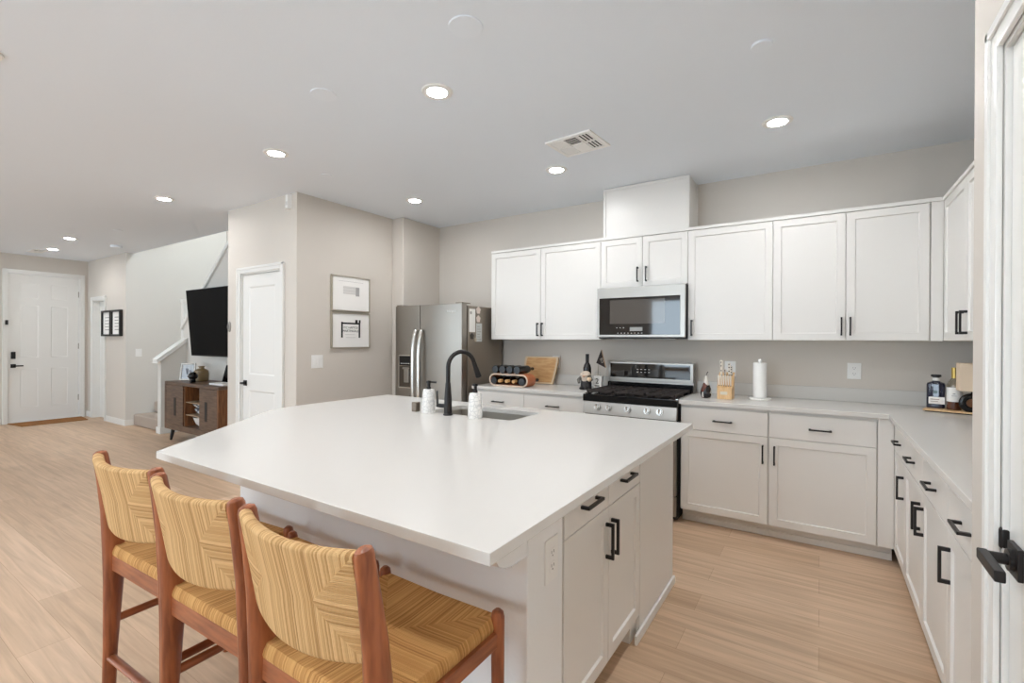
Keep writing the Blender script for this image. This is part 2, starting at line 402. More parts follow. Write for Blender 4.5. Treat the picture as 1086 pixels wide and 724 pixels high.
# baseboards
def baseboard(name, segs, h=0.095, t=0.014):
    mb = MB()
    for (x0, x1, y0, y1) in segs: mb.box(x0, x1, y0, y1, 0, h, 0.004)
    return struct(mb.build(name, M_trim))
baseboard('baseboard_hall', [(-10.02, -9.196, EY - 0.014, EY), (-9.21, -9.196, EY, 3.07), (FX, FX + 0.014, 2.925, EY), (FX, -10.72, EY - 0.014, EY)])
baseboard('baseboard_knee', [(-8.145, -8.005, 2.97, 2.985), (-8.02, -8.006, 2.985, 3.32), (-8.145, -8.13, 2.985, 3.04)])
baseboard('baseboard_stairs', [(-8.0, -5.3, TY - 0.014, TY)])
baseboard('baseboard_pantry', [(-5.3, -5.1, 2.571, 2.585), (-4.25, -4.046, 2.571, 2.585), (-4.06, -4.046, 2.585, 3.745)])
baseboard('baseboard_entry', [(FX, FX + 0.014, -3.0, 1.88)])

def casing(mb, fr, a0, a1, h, w=0.06, t=0.018):
    """Three-sided door casing round an opening a0..a1, height h, standing proud of the frame's face."""
    for (x0, x1, z0, z1) in ((a0 - w, a0, 0, h + w), (a1, a1 + w, 0, h + w), (a0, a1, h, h + w)):
        mb.box(x0, x1, z0, z1, 0, t, 0.004, fr=fr)
    for (x0, x1, z0, z1) in ((a0 - w, a0 - w * 0.62, 0, h + w), (a1 + w * 0.62, a1 + w, 0, h + w), (a0 - w, a1 + w, h + w * 0.62, h + w)):
        mb.box(x0, x1, z0, z1, t - 0.002, t + 0.007, 0.003, fr=fr)
def panel_door(fr, a0, a1, h, panels, t=0.035, z0=0.008, rec=0.007, edge=0.016):
    """A slab with moulded, recessed panels: panels = list of (a, b, c, d) as absolute frame coordinates."""
    mb = MB()
    outer = [(a0, z0), (a1, z0), (a1, h), (a0, h)]
    holes = [[(a, c), (b, c), (b, d), (a, d)] for (a, b, c, d) in panels]
    mb.prism(outer, -rec, 0.0, fr=fr, holes=holes)
    mb.box(a0, a1, z0, h, -t, -rec, fr=fr)
    for (a, b, c, d) in panels:         # raised field with sloped edges
        P = [[(a + e, c + e), (b - e, c + e), (b - e, d - e), (a + e, d - e)] for e in (0.0, edge, edge + 0.012)]
        H = (0.0, -rec + 0.0008, -rec + 0.0045)
        vs = [[mb.bm.verts.new(fr(x, z, H[k])) for (x, z) in P[k]] for k in range(3)]
        for k in range(2):
            for i in range(4):
                j = (i + 1) % 4
                mb.bm.faces.new((vs[k][i], vs[k][j], vs[k + 1][j], vs[k + 1][i]))
        mb.bm.faces.new(vs[2])
    return mb
def lever(fr, a, b, direction, parent, size=0.033, reach=0.115, matl=None):
    matl = matl or M_black
    h = MB(); h.box(a - size, a + size, b - size, b + size, 0, 0.009, 0.002, fr=fr)
    h.cyl(fr(a, b, 0.009), fr(a, b, 0.045), 0.011); h.cyl(fr(a, b, 0.009), fr(a, b, 0.016), 0.021)
    h.box(min(a - 0.011 * direction, a + reach * direction), max(a - 0.011 * direction, a + reach * direction), b - 0.010, b + 0.010, 0.040, 0.054, 0.003, fr=fr)
    return h.build('door_handle', matl, parent)

# pantry door
fr = Fr((0, 2.585, 0), (1, 0, 0), (0, 0, 1), (0, -1, 0))
d = BX(DX0 - 0.02, DX0, 2.586, 2.70, 0, DH).box(DX1, DX1 + 0.02, 2.586, 2.70, 0, DH).box(DX0, DX1, 2.586, 2.70, DH - 0.02, DH)
d = d.build('door_1', M_trim); struct(d)
mb = MB(); casing(mb, fr, DX0 - 0.012, DX1 + 0.012, DH - 0.008); mb.build('casing', M_trim, d)
fd = Fr((0, 2.597, 0), (1, 0, 0), (0, 0, 1), (0, -1, 0))
sl = panel_door(fd, DX0 + 0.003, DX1 - 0.003, 2.036, [(DX0 + 0.115, DX1 - 0.115, 1.02, 1.915), (DX0 + 0.115, DX1 - 0.115, 0.25, 0.86)], rec=0.009).build('door_slab', M_trim, d)
lever(fd, -4.965, 0.93, 1, sl, 0.028, 0.05)
hg = MB()
for z in (1.80, 1.10, 0.25): hg.box(DX1 - 0.018, DX1 + 0.002, z - 0.05, z + 0.05, 0.0, 0.006, 0.001, fr=fd)
hg.build('hinge', M_steel, d)

# front door
fr = Fr((FX, 0, 0), (0, 1, 0), (0, 0, 1), (1, 0, 0))
d = BX(FX - 0.15, FX - 0.001, 1.94, 1.962, 0, 2.45).box(FX - 0.15, FX - 0.001, 2.838, 2.86, 0, 2.45).box(FX - 0.15, FX - 0.001, 1.962, 2.838, 2.428, 2.45).box(FX - 0.15, FX - 0.001, 1.962, 2.838, 0, 0.02).build('door_2', M_trim); struct(d)
mb = MB(); casing(mb, fr, 1.955, 2.845, 2.435); mb.build('casing', M_trim, d)
fd = Fr((FX - 0.03, 0, 0), (0, 1, 0), (0, 0, 1), (1, 0, 0))
pn = []
for (a, b) in ((2.105, 2.325), (2.475, 2.695)):
    pn += [(a, b, 2.03, 2.29), (a, b, 1.06, 1.92), (a, b, 0.24, 0.88)]
sl = panel_door(fd, 1.965, 2.835, 2.425, pn, t=0.045, z0=0.022).build('door_slab', M_trim, d)
BX(2.0, 2.052, 1.045, 1.16, 0, 0.022, 0.006, fr=fd).box(2.008, 2.044, 1.06, 1.11, 0.02, 0.026, 0.002, fr=fd).build('keypad_lock', M_blackrubber, d)
lever(fd, 2.026, 0.93, 1, sl, 0.03, 0.11)
hg = MB()
for z in (2.15, 1.25, 0.35): hg.box(2.826, 2.84, z - 0.05, z + 0.05, 0, 0.006, 0.001, fr=fd)
hg.build('hinge', M_steel, d)

# side doorway in the hall: a door standing just inside its opening
fr = Fr((0, EY, 0), (1, 0, 0), (0, 0, 1), (0, -1, 0))
d = BX(-10.66, -10.64, EY, EY + 0.12, 0, 2.05).box(-10.10, -10.08, EY, EY + 0.12, 0, 2.05).box(-10.64, -10.10, EY, EY + 0.12, 2.03, 2.05).build('door_3', M_trim); struct(d)
mb = MB(); casing(mb, fr, -10.65, -10.09, 2.04); mb.build('casing', M_trim, d)
fd = Fr((0, EY + 0.085, 0), (1, 0, 0), (0, 0, 1), (0, -1, 0))
sl = panel_door(fd, -10.638, -10.20, 2.025, [(-10.55, -10.29, 1.0, 1.9), (-10.55, -10.29, 0.25, 0.85)]).build('door_slab', M_trim, d)
hg = MB()
for z in (1.62, 0.98, 0.30): hg.box(-10.20, -10.101, z - 0.05, z + 0.05, -0.03, -0.024, 0.001, fr=fd)
hg.build('hinge', M_steel, d)

# closet door beside the camera
fr = Fr((CX, 0, 0), (0, -1, 0), (0, 0, 1), (-1, 0, 0))
d = BX(CX + 0.001, CX + 0.12, 1.497, 1.515, 0, 2.06).box(CX + 0.001, CX + 0.12, 0.72, 0.74, 0, 2.06).box(CX + 0.001, CX + 0.12, 0.74, 1.497, 2.04, 2.06).build('door_4', M_trim); struct(d)
mb = MB(); casing(mb, fr, -1.505, -0.73, 2.05, w=0.058, t=0.013); mb.build('casing', M_trim, d)
fd = Fr((CX + 0.012, 0, 0), (0, -1, 0), (0, 0, 1), (-1, 0, 0))
sl = panel_door(fd, -1.494, -0.744, 2.036, [(-1.385, -0.855, 1.0, 1.945), (-1.385, -0.855, 0.24, 0.86)], rec=0.009).build('door_slab', M_trim, d)
LV = (-1.437, 0.912)
h = MB(); h.box(LV[0] - 0.034, LV[0] + 0.034, LV[1] - 0.034, LV[1] + 0.034, 0, 0.010, 0.002, fr=fd)
h.cyl(fd(LV[0], LV[1], 0.01), fd(LV[0], LV[1], 0.06), 0.012); h.cyl(fd(LV[0], LV[1], 0.01), fd(LV[0], LV[1], 0.018), 0.023)
h.build('door_handle', M_black, d)
BX(LV[0] - 0.013, LV[0] + 0.118, LV[1] - 0.012, LV[1] + 0.012, 0.046, 0.064, 0.003, fr=fd).build('door_lever', M_black, d)
MB().box(-1.512, -1.496, LV[1] - 0.0, LV[1] + 0.05, -0.004, 0.016, 0.007, fr=fd, seg=3).build('strike_plate', M_black, d)

# ------------------------------------------------------------------ cabinets
def shaker(fr, a0, a1, b0, b1, t=0.02, rail=0.05, rec=0.009):
    mb = MB(); e = 0.004
    v0 = [(a0, b0), (a1, b0), (a1, b1), (a0, b1)]
    r = rail
    rings = [[(x, z, c) for (x, z) in pts] for pts, c in (
        (v0, 0.0),
        (v0, t - 0.0015),
        ([(a0 + .0015, b0 + .0015), (a1 - .0015, b0 + .0015), (a1 - .0015, b1 - .0015), (a0 + .0015, b1 - .0015)], t),
        ([(a0 + r, b0 + r), (a1 - r, b0 + r), (a1 - r, b1 - r), (a0 + r, b1 - r)], t),
        ([(a0 + r + e, b0 + r + e), (a1 - r - e, b0 + r + e), (a1 - r - e, b1 - r - e), (a0 + r + e, b1 - r - e)], t - rec))]
    V = [[mb.bm.verts.new(fr(*p)) for p in ring] for ring in rings]
    for k in range(4):
        for i in range(4):
            j = (i + 1) % 4
            mb.bm.faces.new((V[k][i], V[k][j], V[k + 1][j], V[k + 1][i]))
    mb.bm.faces.new(V[4]); mb.bm.faces.new(list(reversed(V[0])))
    return mb
def pull(fr, a, b, c, length, vertical, parent, th=0.010, proud=0.034):
    mb = MB(); h = length / 2; s = th / 2
    def bx(p0, p1, q0, q1, c0, c1):
        if vertical: mb.box(a + q0, a + q1, b + p0, b + p1, c + c0, c + c1, 0.0012, fr=fr)
        else: mb.box(a + p0, a + p1, b + q0, b + q1, c + c0, c + c1, 0.0012, fr=fr)
    bx(-h, h, -s, s, proud - th, proud)
    bx(-h, -h + 0.014, -s, s, 0, proud - th + 0.001); bx(h - 0.014, h, -s, s, 0, proud - th + 0.001)
    return mb.build('handle', M_black, parent)
G = 0.0018      # half gap between fronts
def unit(name, label, fr, depth, a0, a1, b0, b1, doors=(), drawers=(), group=None, kick=False, top_trim=False, fillers=(), extra=None):
    """A cabinet: carcass, shaker doors (a0,a1,b0,b1,handle a,handle b), flat drawers (a0,a1,b0,b1)."""
    t = thing(name, label, 'cabinet', fr((a0 + a1) / 2, b0, 0) * 1.0, group)
    mb = MB()
    mb.box(a0 + 0.0006, a1 - 0.0006, b0 + 0.001, b1, -depth, 0, fr=fr)
    mb.build('body', M_cab, t)
    if kick:
        mb = MB(); mb.box(a0, a1, 0.0, b0 + 0.002, -depth, -0.075, fr=fr); mb.box(a0, a1, 0, 0.045, -0.075, -0.062, 0.005, fr=fr)
        mb.build('toe_kick', M_cab, t)
    if top_trim:
        mb = MB(); mb.box(a0, a1, b1 - 0.012, b1 + 0.012, -depth, 0.026, 0.002, fr=fr); mb.build('top_trim', M_cab, t)
    for (x0, x1, z0, z1) in fillers:
        BX(x0 + G, x1 - G, z0, z1, 0, 0.02, 0.001, fr=fr).build('filler', M_cab, t)
    for (x0, x1, z0, z1, hx, hz) in doors:
        dr = shaker(fr, x0 + G, x1 - G, z0 + G, z1 - G).build('door', M_cab, t)
        if hx is not None: pull(fr, hx, hz, 0.02, 0.128, True, dr)
    for (x0, x1, z0, z1) in drawers:
        dr = BX(x0 + G, x1 - G, z0 + G, z1 - G, 0, 0.02, 0.0015, fr=fr).build('drawer', M_cab, t)
        pull(fr, (x0 + x1) / 2, (z0 + z1) / 2 - 0.004, 0.02, 0.128, False, dr)
    return t
FU = Fr((0, 4.04, 0), (1, 0, 0), (0, 0, 1), (0, -1, 0))       # upper cabinets on the back wall
UZ0, UZ1 = 1.388, 2.292
DUP = 0.31
hz = 1.487
unit('wall_cabinet', 'white two-door wall cabinet beside the refrigerator', FU, DUP, -2.875, -1.665, UZ0, UZ1,
     [(-2.875, -2.287, UZ0, UZ1 - .014, -2.312, hz), (-2.287, -1.665, UZ0, UZ1 - .014, -2.262, hz)], group='white wall cabinets', top_trim=True)
unit('wall_cabinet', 'short white two-door cabinet above the microwave', FU, DUP, -1.665, -0.908, 1.848, UZ1,
     [(-1.665, -1.284, 1.848, UZ1 - .014, -1.322, 1.953), (-1.284, -0.908, 1.848, UZ1 - .014, -1.248, 1.953)], group='white wall cabinets', top_trim=True)
unit('wall_cabinet', 'white single-door wall cabinet right of the microwave', FU, DUP, -0.908, -0.299, UZ0, UZ1,
     [(-0.908, -0.299, UZ0, UZ1 - .014, -0.874, hz)], group='white wall cabinets', top_trim=True)
unit('wall_cabinet', 'white two-door wall cabinet above the paper towels', FU, DUP, -0.299, 0.65, UZ0, UZ1,
     [(-0.299, 0.146, UZ0, UZ1 - .014, 0.122, hz), (0.146, 0.588, UZ0, UZ1 - .014, 0.172, hz)], group='white wall cabinets', top_trim=True,
     fillers=[(0.592, 0.656, UZ0, UZ1 - .014)])
FRU = Fr((0.675, 0, 0), (0, -1, 0), (0, 0, 1), (-1, 0, 0))    # upper cabinets on the right wall
unit('wall_cabinet', 'white corner wall cabinet above the liquor tray', FRU, DUP, -4.02, -3.0, UZ0, UZ1,
     [(-4.018, -3.475, UZ0, UZ1 - .014, -3.515, hz), (-3.475, -3.0, UZ0, UZ1 - .014, -3.435, hz)], group='white wall cabinets', top_trim=True)
unit('wall_cabinet', 'white wall cabinet end behind the closet wall', FRU, DUP, -3.0, -1.76, UZ0, UZ1,
     [(-3.0, -2.4, UZ0, UZ1 - .014, -2.44, hz), (-2.4, -1.76, UZ0, UZ1 - .014, -2.36, hz)], group='white wall cabinets', top_trim=True)
# chase cover above the microwave cabinet
t = thing('duct_cover', 'white boxed duct cover rising to the ceiling above the microwave cabinet', 'duct cover', (-1.27, 4.2, 2.31))
BX(-1.64, -0.905, 4.035, YW - 0.002, 2.306, CEIL - 0.003, 0.003).build('body', M_cab, t)
mb = MB()
for (x0, x1, z0, z1) in ((-1.645, -1.622, 2.306, CEIL - .003), (-0.923, -0.9, 2.306, CEIL - .003), (-1.622, -0.923, CEIL - 0.026, CEIL - .003)):
    mb.box(x0, x1, 4.028, 4.036, z0, z1, 0.002)
mb.box(-0.906, -0.899, 4.028, 4.06, 2.306, CEIL - .003, 0.002); mb.box(-0.906, -0.899, YW - 0.03, YW - .002, 2.306, CEIL - .003, 0.002)
mb.build('corner_bead', M_cab, t)

# base cabinets on the back wall
FB = Fr((0, 3.745, 0), (1, 0, 0), (0, 0, 1), (0, -1, 0))
CT = 0.935          # perimeter counter height
BZ0, BZ1, DZ = 0.105, CT - 0.031, 0.716
DPT = 0.60
hd = 0.595
unit('base_cabinet', 'white base cabinet with two drawers beside the refrigerator', FB, DPT, -2.86, -1.685, BZ0, BZ1,
     [(-2.86, -2.29, BZ0, DZ, -2.33, hd), (-2.29, -1.685, BZ0, DZ, -2.25, hd)], [(-2.86, -2.29, DZ, BZ1 - .02), (-2.29, -1.685, DZ, BZ1 - .02)], 'white base cabinets', kick=True)
unit('base_cabinet', 'white base cabinet right of the range, under the knife block', FB, DPT, -0.893, -0.299, BZ0, BZ1,
     [(-0.885, -0.302, BZ0, DZ, -0.333, hd)], [(-0.885, -0.302, DZ, BZ1 - .02)], 'white base cabinets', kick=True)
unit('base_cabinet', 'white base cabinet filling the inner corner of the counter', FB, DPT, -0.299, 0.3845, BZ0, BZ1,
     [(-0.296, 0.299, BZ0, DZ, -0.262, hd)], [(-0.296, 0.299, DZ, BZ1 - .02)], 'white base cabinets', kick=True, fillers=[(0.302, 0.3864, BZ0, BZ1)])
FRB = Fr((0.405, 0, 0), (0, -1, 0), (0, 0, 1), (-1, 0, 0))
DPR = 0.593
unit('base_cabinet', 'white single-door base cabinet on the right run, nearest the corner', FRB, DPR, -3.722, -3.29, BZ0, BZ1,
     [(-3.72, -3.29, BZ0, DZ, -3.335, 0.58)], [(-3.72, -3.29, DZ, BZ1 - .02)], 'white base cabinets', kick=True)
unit('base_cabinet', 'white two-door base cabinet in the middle of the right run', FRB, DPR, -3.29, -2.275, BZ0, BZ1,
     [(-3.29, -2.783, BZ0, DZ, -2.825, 0.585), (-2.783, -2.275, BZ0, DZ, -2.742, 0.585)], [(-3.29, -2.783, DZ, BZ1 - .02), (-2.783, -2.275, DZ, BZ1 - .02)], 'white base cabinets', kick=True)
unit('base_cabinet', 'white base cabinet on the right run, against the closet wall', FRB, DPR, -2.275, -1.76, BZ0, BZ1,
     [(-2.275, -1.76, BZ0, DZ, -2.228, 0.595)], [(-2.275, -1.76, DZ, BZ1 - .02)], 'white base cabinets', kick=True)
# countertops
t = thing('countertop', 'white quartz countertop between refrigerator and range, carrying the wine rack', 'countertop', (-2.27, 4.0, CT - 0.03))
BX(-2.88, -1.679, 3.70, YW - .001, CT - 0.03, CT, 0.003).build('slab', M_quartz, t)
BX(-2.88, -1.679, YW - 0.021, YW - .001, CT, CT + 0.10, 0.002).build('backsplash', M_quartz, t)
t = thing('countertop', 'white quartz L-shaped countertop right of the range', 'countertop', (0.3, 3.6, CT - 0.03))
MB().prism([(-0.899, 3.70), (0.355, 3.70), (0.355, 1.757), (0.998, 1.757), (0.998, YW - .001), (-0.899, YW - .001)], CT - 0.03, CT, bev=0.003).build('slab', M_quartz, t)
MB().box(-0.899, 0.998, YW - 0.021, YW - .001, CT, CT + 0.10, 0.002).box(0.978, 0.998, 1.757, YW - .021, CT, CT + 0.10, 0.002).build('backsplash', M_quartz, t)

CT += 0.0007      # things stand just clear of the stone

# ------------------------------------------------------------------ kitchen island
IX = -0.70
t = thing('kitchen_island', 'large white kitchen island with overhanging quartz top and pull-handled cabinets', 'kitchen island', (-1.9, 1.9, 0))
isl = t
TOP = 0.915
# body: painted knee wall on the stool side, panels elsewhere
mb = MB()
mb.prism([(IX, 1.165), (IX, 1.385), (IX - 0.06, 1.385), (-2.27, 1.385), (-2.27, 1.165)], 0.0, TOP - 0.03, bev=0.006, seg=3)
mb.prism([(-2.2705, 1.165), (-2.2705, 2.0), (-2.76, 2.0), (-2.76, 1.68)], 0.0, TOP - 0.03)
mb.build('knee_wall', M_island, t)
mb = MB()
mb.prism([(IX - 0.02, 1.386), (IX - 0.02, 2.765), (-2.76, 2.765), (-2.76, 2.001), (-2.269, 2.001), (-2.269, 1.386)], 0.1, TOP - 0.03, holes=[[(-2.20, 2.25), (-1.46, 2.25), (-1.46, 2.70), (-2.20, 2.70)]])
mb.prism([(IX - 0.095, 1.386), (IX - 0.095, 2.10), (IX - 0.02, 2.10), (IX - 0.02, 2.765), (-2.76, 2.765), (-2.76, 2.001), (-2.269, 2.001), (-2.269, 1.386)], 0.0, 0.0995)
mb.build('cabinet_body', M_cab, t)
FI = Fr((IX - 0.02, 0, 0), (0, 1, 0), (0, 0, 1), (1, 0, 0))
sp = 1.785
for (x0, x1, hx) in ((1.395, sp, sp - 0.028), (sp, 2.172, sp + 0.028)):
    dr = shaker(FI, x0 + G, x1 - G, 0.105, 0.722 - G).build('door', M_cab, t)
    pull(FI, hx, 0.598, 0.02, 0.140, True, dr, th=0.011)
    dw = BX(x0 + G, x1 - G, 0.722 + G, 0.868, 0, 0.02, 0.0015, fr=FI).build('drawer', M_cab, t)
    pull(FI, (x0 + x1) / 2, 0.795, 0.02, 0.140, False, dw, th=0.011)
BX(2.176, 2.765, 0.0, TOP - 0.032, 0, 0.02, 0.0015, fr=FI).build('end_panel', M_cab, t)
MB().box(2.10, 2.775, 0.0, 0.045, 0.02, 0.034, 0.005, fr=FI).build('shoe_moulding', M_trim, t)
# countertop with clipped, rounded corner and a cut-out for the sink
arc = []
for k in range(9):
    a = math.radians(225 - 45 * k / 8 + 0)
    arc.append((-2.48 + 0.60 * math.cos(a) * 1.0, 2.02 + 0.60 * math.sin(a)))
poly = [(-0.60, 0.838), (-0.60, 2.80), (-3.08, 2.80)] + list(reversed(arc)) + [(-2.295, 0.838)]
# the straight clipped edge runs from the stool side to the rounded corner
SX0, SX1, SY0, SY1 = -2.155, -1.50, 2.295, 2.655
rr = 0.03
hole = []
for (cx, cy, a0) in ((SX1 - rr, SY1 - rr, 0), (SX0 + rr, SY1 - rr, 90), (SX0 + rr, SY0 + rr, 180), (SX1 - rr, SY0 + rr, 270)):
    for k in range(5):
        a = math.radians(a0 + 90 * k / 4); hole.append((cx + rr * math.cos(a), cy + rr * math.sin(a)))
MB().prism(poly, TOP - 0.03, TOP, holes=[hole], bev=0.0025).build('countertop', M_quartz, t)
# undermount sink
mb = MB()
x0, x1, y0, y1, zb, zt = SX0 - 0.006, SX1 + 0.006, SY0 - 0.006, SY1 + 0.006, 0.70, TOP - 0.031
mb.box(x0 - 0.02, x0, y0 - .02, y1 + .02, zb, zt); mb.box(x1, x1 + 0.02, y0 - .02, y1 + .02, zb, zt)
mb.box(x0, x1, y0 - 0.02, y0, zb, zt); mb.box(x0, x1, y1, y1 + 0.02, zb, zt); mb.box(x0 - .02, x1 + .02, y0 - .02, y1 + .02, zb - 0.01, zb)
sk = mb.build('sink', M_sink, t)
MB().lathe([(0.045, 0), (0.045, 0.004), (0.03, 0.004), (0.028, 0.001)], at=((x0 + x1) / 2, (y0 + y1) / 2, zb)).build('drain', M_steel, sk)
# corbel under the overhang, outlet on the end wall
frc = Fr((0, 1.165, TOP - 0.03), (0, -1, 0), (0, 0, 1), (1, 0, 0))
prof = [(0, 0), (0.22, 0), (0.22, -0.032), (0.21, -0.04), (0.19, -0.045), (0.175, -0.055), (0.165, -0.075), (0.15, -0.097), (0.125, -0.112), (0.09, -0.12), (0, -0.122)]
MB().prism(prof, IX - 0.10, IX - 0.002, fr=frc, bev=0.004).build('corbel', M_island, t)
def outlet(name, fr, a, b, parent=None, label=None, kind='outlet', group=None, w=0.07, h=0.115):
    """A wall plate; kind outlet has two sockets, switch has rockers."""
    top = parent is None
    t = thing(name, label, 'outlet' if kind == 'outlet' else 'light switch', fr(a, b, 0), group) if top else parent
    p = BX(a - w / 2, a + w / 2, b - h / 2, b + h / 2, 0, 0.005, 0.002, fr=fr).build('cover_plate', M_white, t)
    if kind == 'outlet':
        for s in (-1, 1):
            BX(a - 0.017, a + 0.017, b + s * 0.021 - 0.015, b + s * 0.021 + 0.015, 0.005, 0.007, 0.001, fr=fr).build('socket', M_white, p)
            mb = MB(); mb.box(a - 0.008, a - 0.006, b + s * 0.021 - 0.001, b + s * 0.021 + 0.008, 0.0066, 0.0075, fr=fr); mb.box(a + 0.006, a + 0.008, b + s * 0.021 - 0.001, b + s * 0.021 + 0.008, 0.0066, 0.0075, fr=fr); mb.box(a - 0.002, a + 0.002, b + s * 0.021 - 0.01, b + s * 0.021 - 0.006, 0.0066, 0.0075, fr=fr)
            mb.build('slot', M_ink, p)
    else:
        n = 2 if w > 0.1 else 1
        for k in range(n):
            c = a + (k - (n - 1) / 2) * 0.046
            BX(c - 0.016, c + 0.016, b - 0.033, b + 0.033, 0.004, 0.009, 0.002, fr=fr).build('rocker', M_white, p)
    return t
outlet('outlet', Fr((IX, 0, 0), (0, 1, 0), (0, 0, 1), (1, 0, 0)), 1.302, 0.70, label='white outlet on the end of the kitchen island', group='white wall plates', w=0.082, h=0.135)
wf = Fr((0, YW, 0), (1, 0, 0), (0, 0, 1), (0, -1, 0))
outlet('outlet', wf, -0.635, 1.15, label='white outlet behind the knife block', group='white wall plates', w=0.085, h=0.125)
outlet('outlet', wf, 0.212, 1.163, label='white outlet on the backsplash wall right of the paper towels', group='white wall plates', w=0.085, h=0.12)
outlet('outlet', wf, -2.285, 1.163, label='white outlet peeking over the cutting board', group='white wall plates', w=0.085, h=0.12)
outlet('light_switch', Fr((-4.06, 0, 0), (0, 1, 0), (0, 0, 1), (1, 0, 0)), 2.80, 1.168, label='white double light switch below the framed sketches', kind='switch', group='white wall plates', w=0.125, h=0.125)
outlet('light_switch', Fr((-9.21, 0, 0), (0, 1, 0), (0, 0, 1), (1, 0, 0)), 3.12, 1.157, label='white light switch on the stair wall', kind='switch', group='white wall plates', w=0.085, h=0.125)

# ------------------------------------------------------------------ refrigerator
t = thing('refrigerator', 'stainless side-by-side refrigerator with ice dispenser and grey side', 'refrigerator', (-3.39, 4.0, 0)); fridge = t
RX0, RX1, RY = -3.855, -2.935, 3.60
BX(RX0, RX1, 3.705, 4.31, 0.03, 1.725, 0.006).build('body', M_fside, t)
MB().box(RX0 + 0.02, RX1 - 0.02, 3.70, 4.25, 0.0, 0.03).build('base', M_blackrubber, t)
seam = -3.487
def fdoor(x0, x1, holes=()):
    n = 14; pts = [(x0 + (x1 - x0) * k / n, -0.012 * (1 - ((k / n if x1 > seam + 0.1 else 1 - k / n)) ** 7)) for k in range(n + 1)]
    mb = MB(); mb.prism([(x0, 0.075), (x1, 0.075)] + [(x, 0 + y) for (x, y) in reversed(pts)], 0.06, 1.742, fr=Fr((0, RY + 0.012, 0), (1, 0, 0), (0, 1, 0), (0, 0, 1)), bev=0.006, seg=3)
    return mb.build('door', M_steel, t)
def fhandle(x, bow, parent):
    pts = []
    for k in range(17):
        u = k / 16; z = 0.62 + (1.485 - 0.62) * u
        pts.append((x + bow * 0.012 * (1 - (2 * u - 1) ** 2), RY - 0.02 - 0.045 * (1 - (2 * u - 1) ** 4), z))
    MB().tube(pts, 0.019, 14, flat=(1.15, 0.75)).build('handle', M_chrome, parent)
BX(seam - 0.012, seam + 0.012, 3.622, 3.704, 0.06, 1.735).build('dark_seam_backing', M_blackrubber, t)  # black strip behind the door seam, standing in for the shade in the gap
ld = fdoor(RX0, seam - 0.0045); rd = fdoor(seam + 0.0045, RX1)
fhandle(seam - 0.042, 0, ld); fhandle(seam + 0.04, 0, rd)
# dispenser
df = Fr((0, RY + 0.001, 0), (1, 0, 0), (0, 0, 1), (0, -1, 0))
dz0, dz1, dx0, dx1 = 0.87, 1.222, -3.79, -3.565
mb = MB(); mb.box(dx0, dx1, dz0, dz1, 0.0, 0.006, 0.002, fr=df); dp = mb.build('dispenser', M_chrome, t)
BX(dx0 + 0.012, dx1 - 0.012, dz1 - 0.115, dz1 - 0.012, 0.006, 0.009, 0.001, fr=df).build('control_panel', M_blackgloss, dp)
BX(dx0 + 0.012, dx1 - 0.012, dz0 + 0.012, dz1 - 0.118, 0.006, 0.0075, 0.0, fr=df).build('niche', mat('niche_grey', srgb(92, 84, 76), 0.3, metal=0.6), dp)
mb = MB(); mb.box(dx0 + 0.09, dx0 + 0.16, dz0 + 0.06, dz1 - 0.14, 0.0075, 0.02, 0.006, fr=df); mb.box(dx0 + 0.08, dx0 + 0.17, dz1 - 0.15, dz1 - 0.13, 0.0075, 0.03, 0.004, fr=df); mb.build('paddle', M_steelh, dp)
mb = MB()
for k in range(6): mb.box(dx0 + 0.04 + k * 0.027, dx0 + 0.055 + k * 0.027, dz1 - 0.095, dz1 - 0.088, 0.009, 0.0094, fr=df)
mb.build('button_marks', M_white, dp)
text_part('logo', 'Whirlpool', 0.028, Fr((-3.06, RY - 0.0005, 1.668), (1, 0, 0), (0, 0, 1), (0, -1, 0)), M_white, rd)
mb = MB(); mb.box(RX1 - 0.09, RX1 - 0.01, 3.62, 3.76, 1.742, 1.755, 0.004); mb.box(RX0 + 0.01, RX0 + 0.09, 3.62, 3.76, 1.742, 1.755, 0.004)
mb.build('hinge_cover', M_fside, t)
# papers and magnets on its side
rf = Fr((RX1 + 0.0005, 0, 0), (0, 1, 0), (0, 0, 1), (1, 0, 0))
o = BX(3.725, 3.822, 1.462, 1.695, 0, 0.002, fr=rf).build('note_sheet', M_paper, None, (RX1 + .0005, 3.77, 1.46)); tag(o, 'tall white paper note held on the refrigerator side', 'note')
mb = MB(); mb.sphere(rf(3.75, 1.655, 0.002), 0.016, (0.15, 1, 1)); mb.build('sketch', M_grey, o)
mb = MB()
o = BX(3.84, 3.935, 1.365, 1.552, 0, 0.002, fr=rf).build('note_card', mat('blue_grey_card', srgb(196, 200, 198), 0.7), None, (RX1 + .0005, 3.88, 1.365)); tag(o, 'grey-blue printed card on the refrigerator side', 'card')
mb = MB()
for k in range(6): mb.box(3.855, 3.92 - 0.012 * (k % 3), 1.385 + k * 0.026, 1.393 + k * 0.026, 0.002, 0.0026, fr=rf)
mb.build('print', M_grey, o)
def clover(y, z, name, label, m, s=1.0):
    mb = MB()
    for a in range(5):
        mb.sphere(rf(y + 0.017 * s * math.cos(a * 1.2566 + .3), z + 0.019 * s * math.sin(a * 1.2566 + .3), 0.006), 0.016 * s, (0.4, 1, 1))
    mb.sphere(rf(y, z, 0.006), 0.018 * s, (0.4, 1, 1))
    o = mb.build(name, m, None, (RX1, y, z - 0.035)); tag(o, label, 'magnet', 'magnets on the refrigerator side')
M_pink = mat('pale_pink_magnet', srgb(222, 206, 196), 0.5)
clover(3.868, 1.685, 'flower_magnet', 'pale flower magnet, upper of the two on the refrigerator side', M_pink, 1.1)
clover(3.868, 1.597, 'flower_magnet', 'pale flower magnet just above the printed card', M_pink, 1.05)
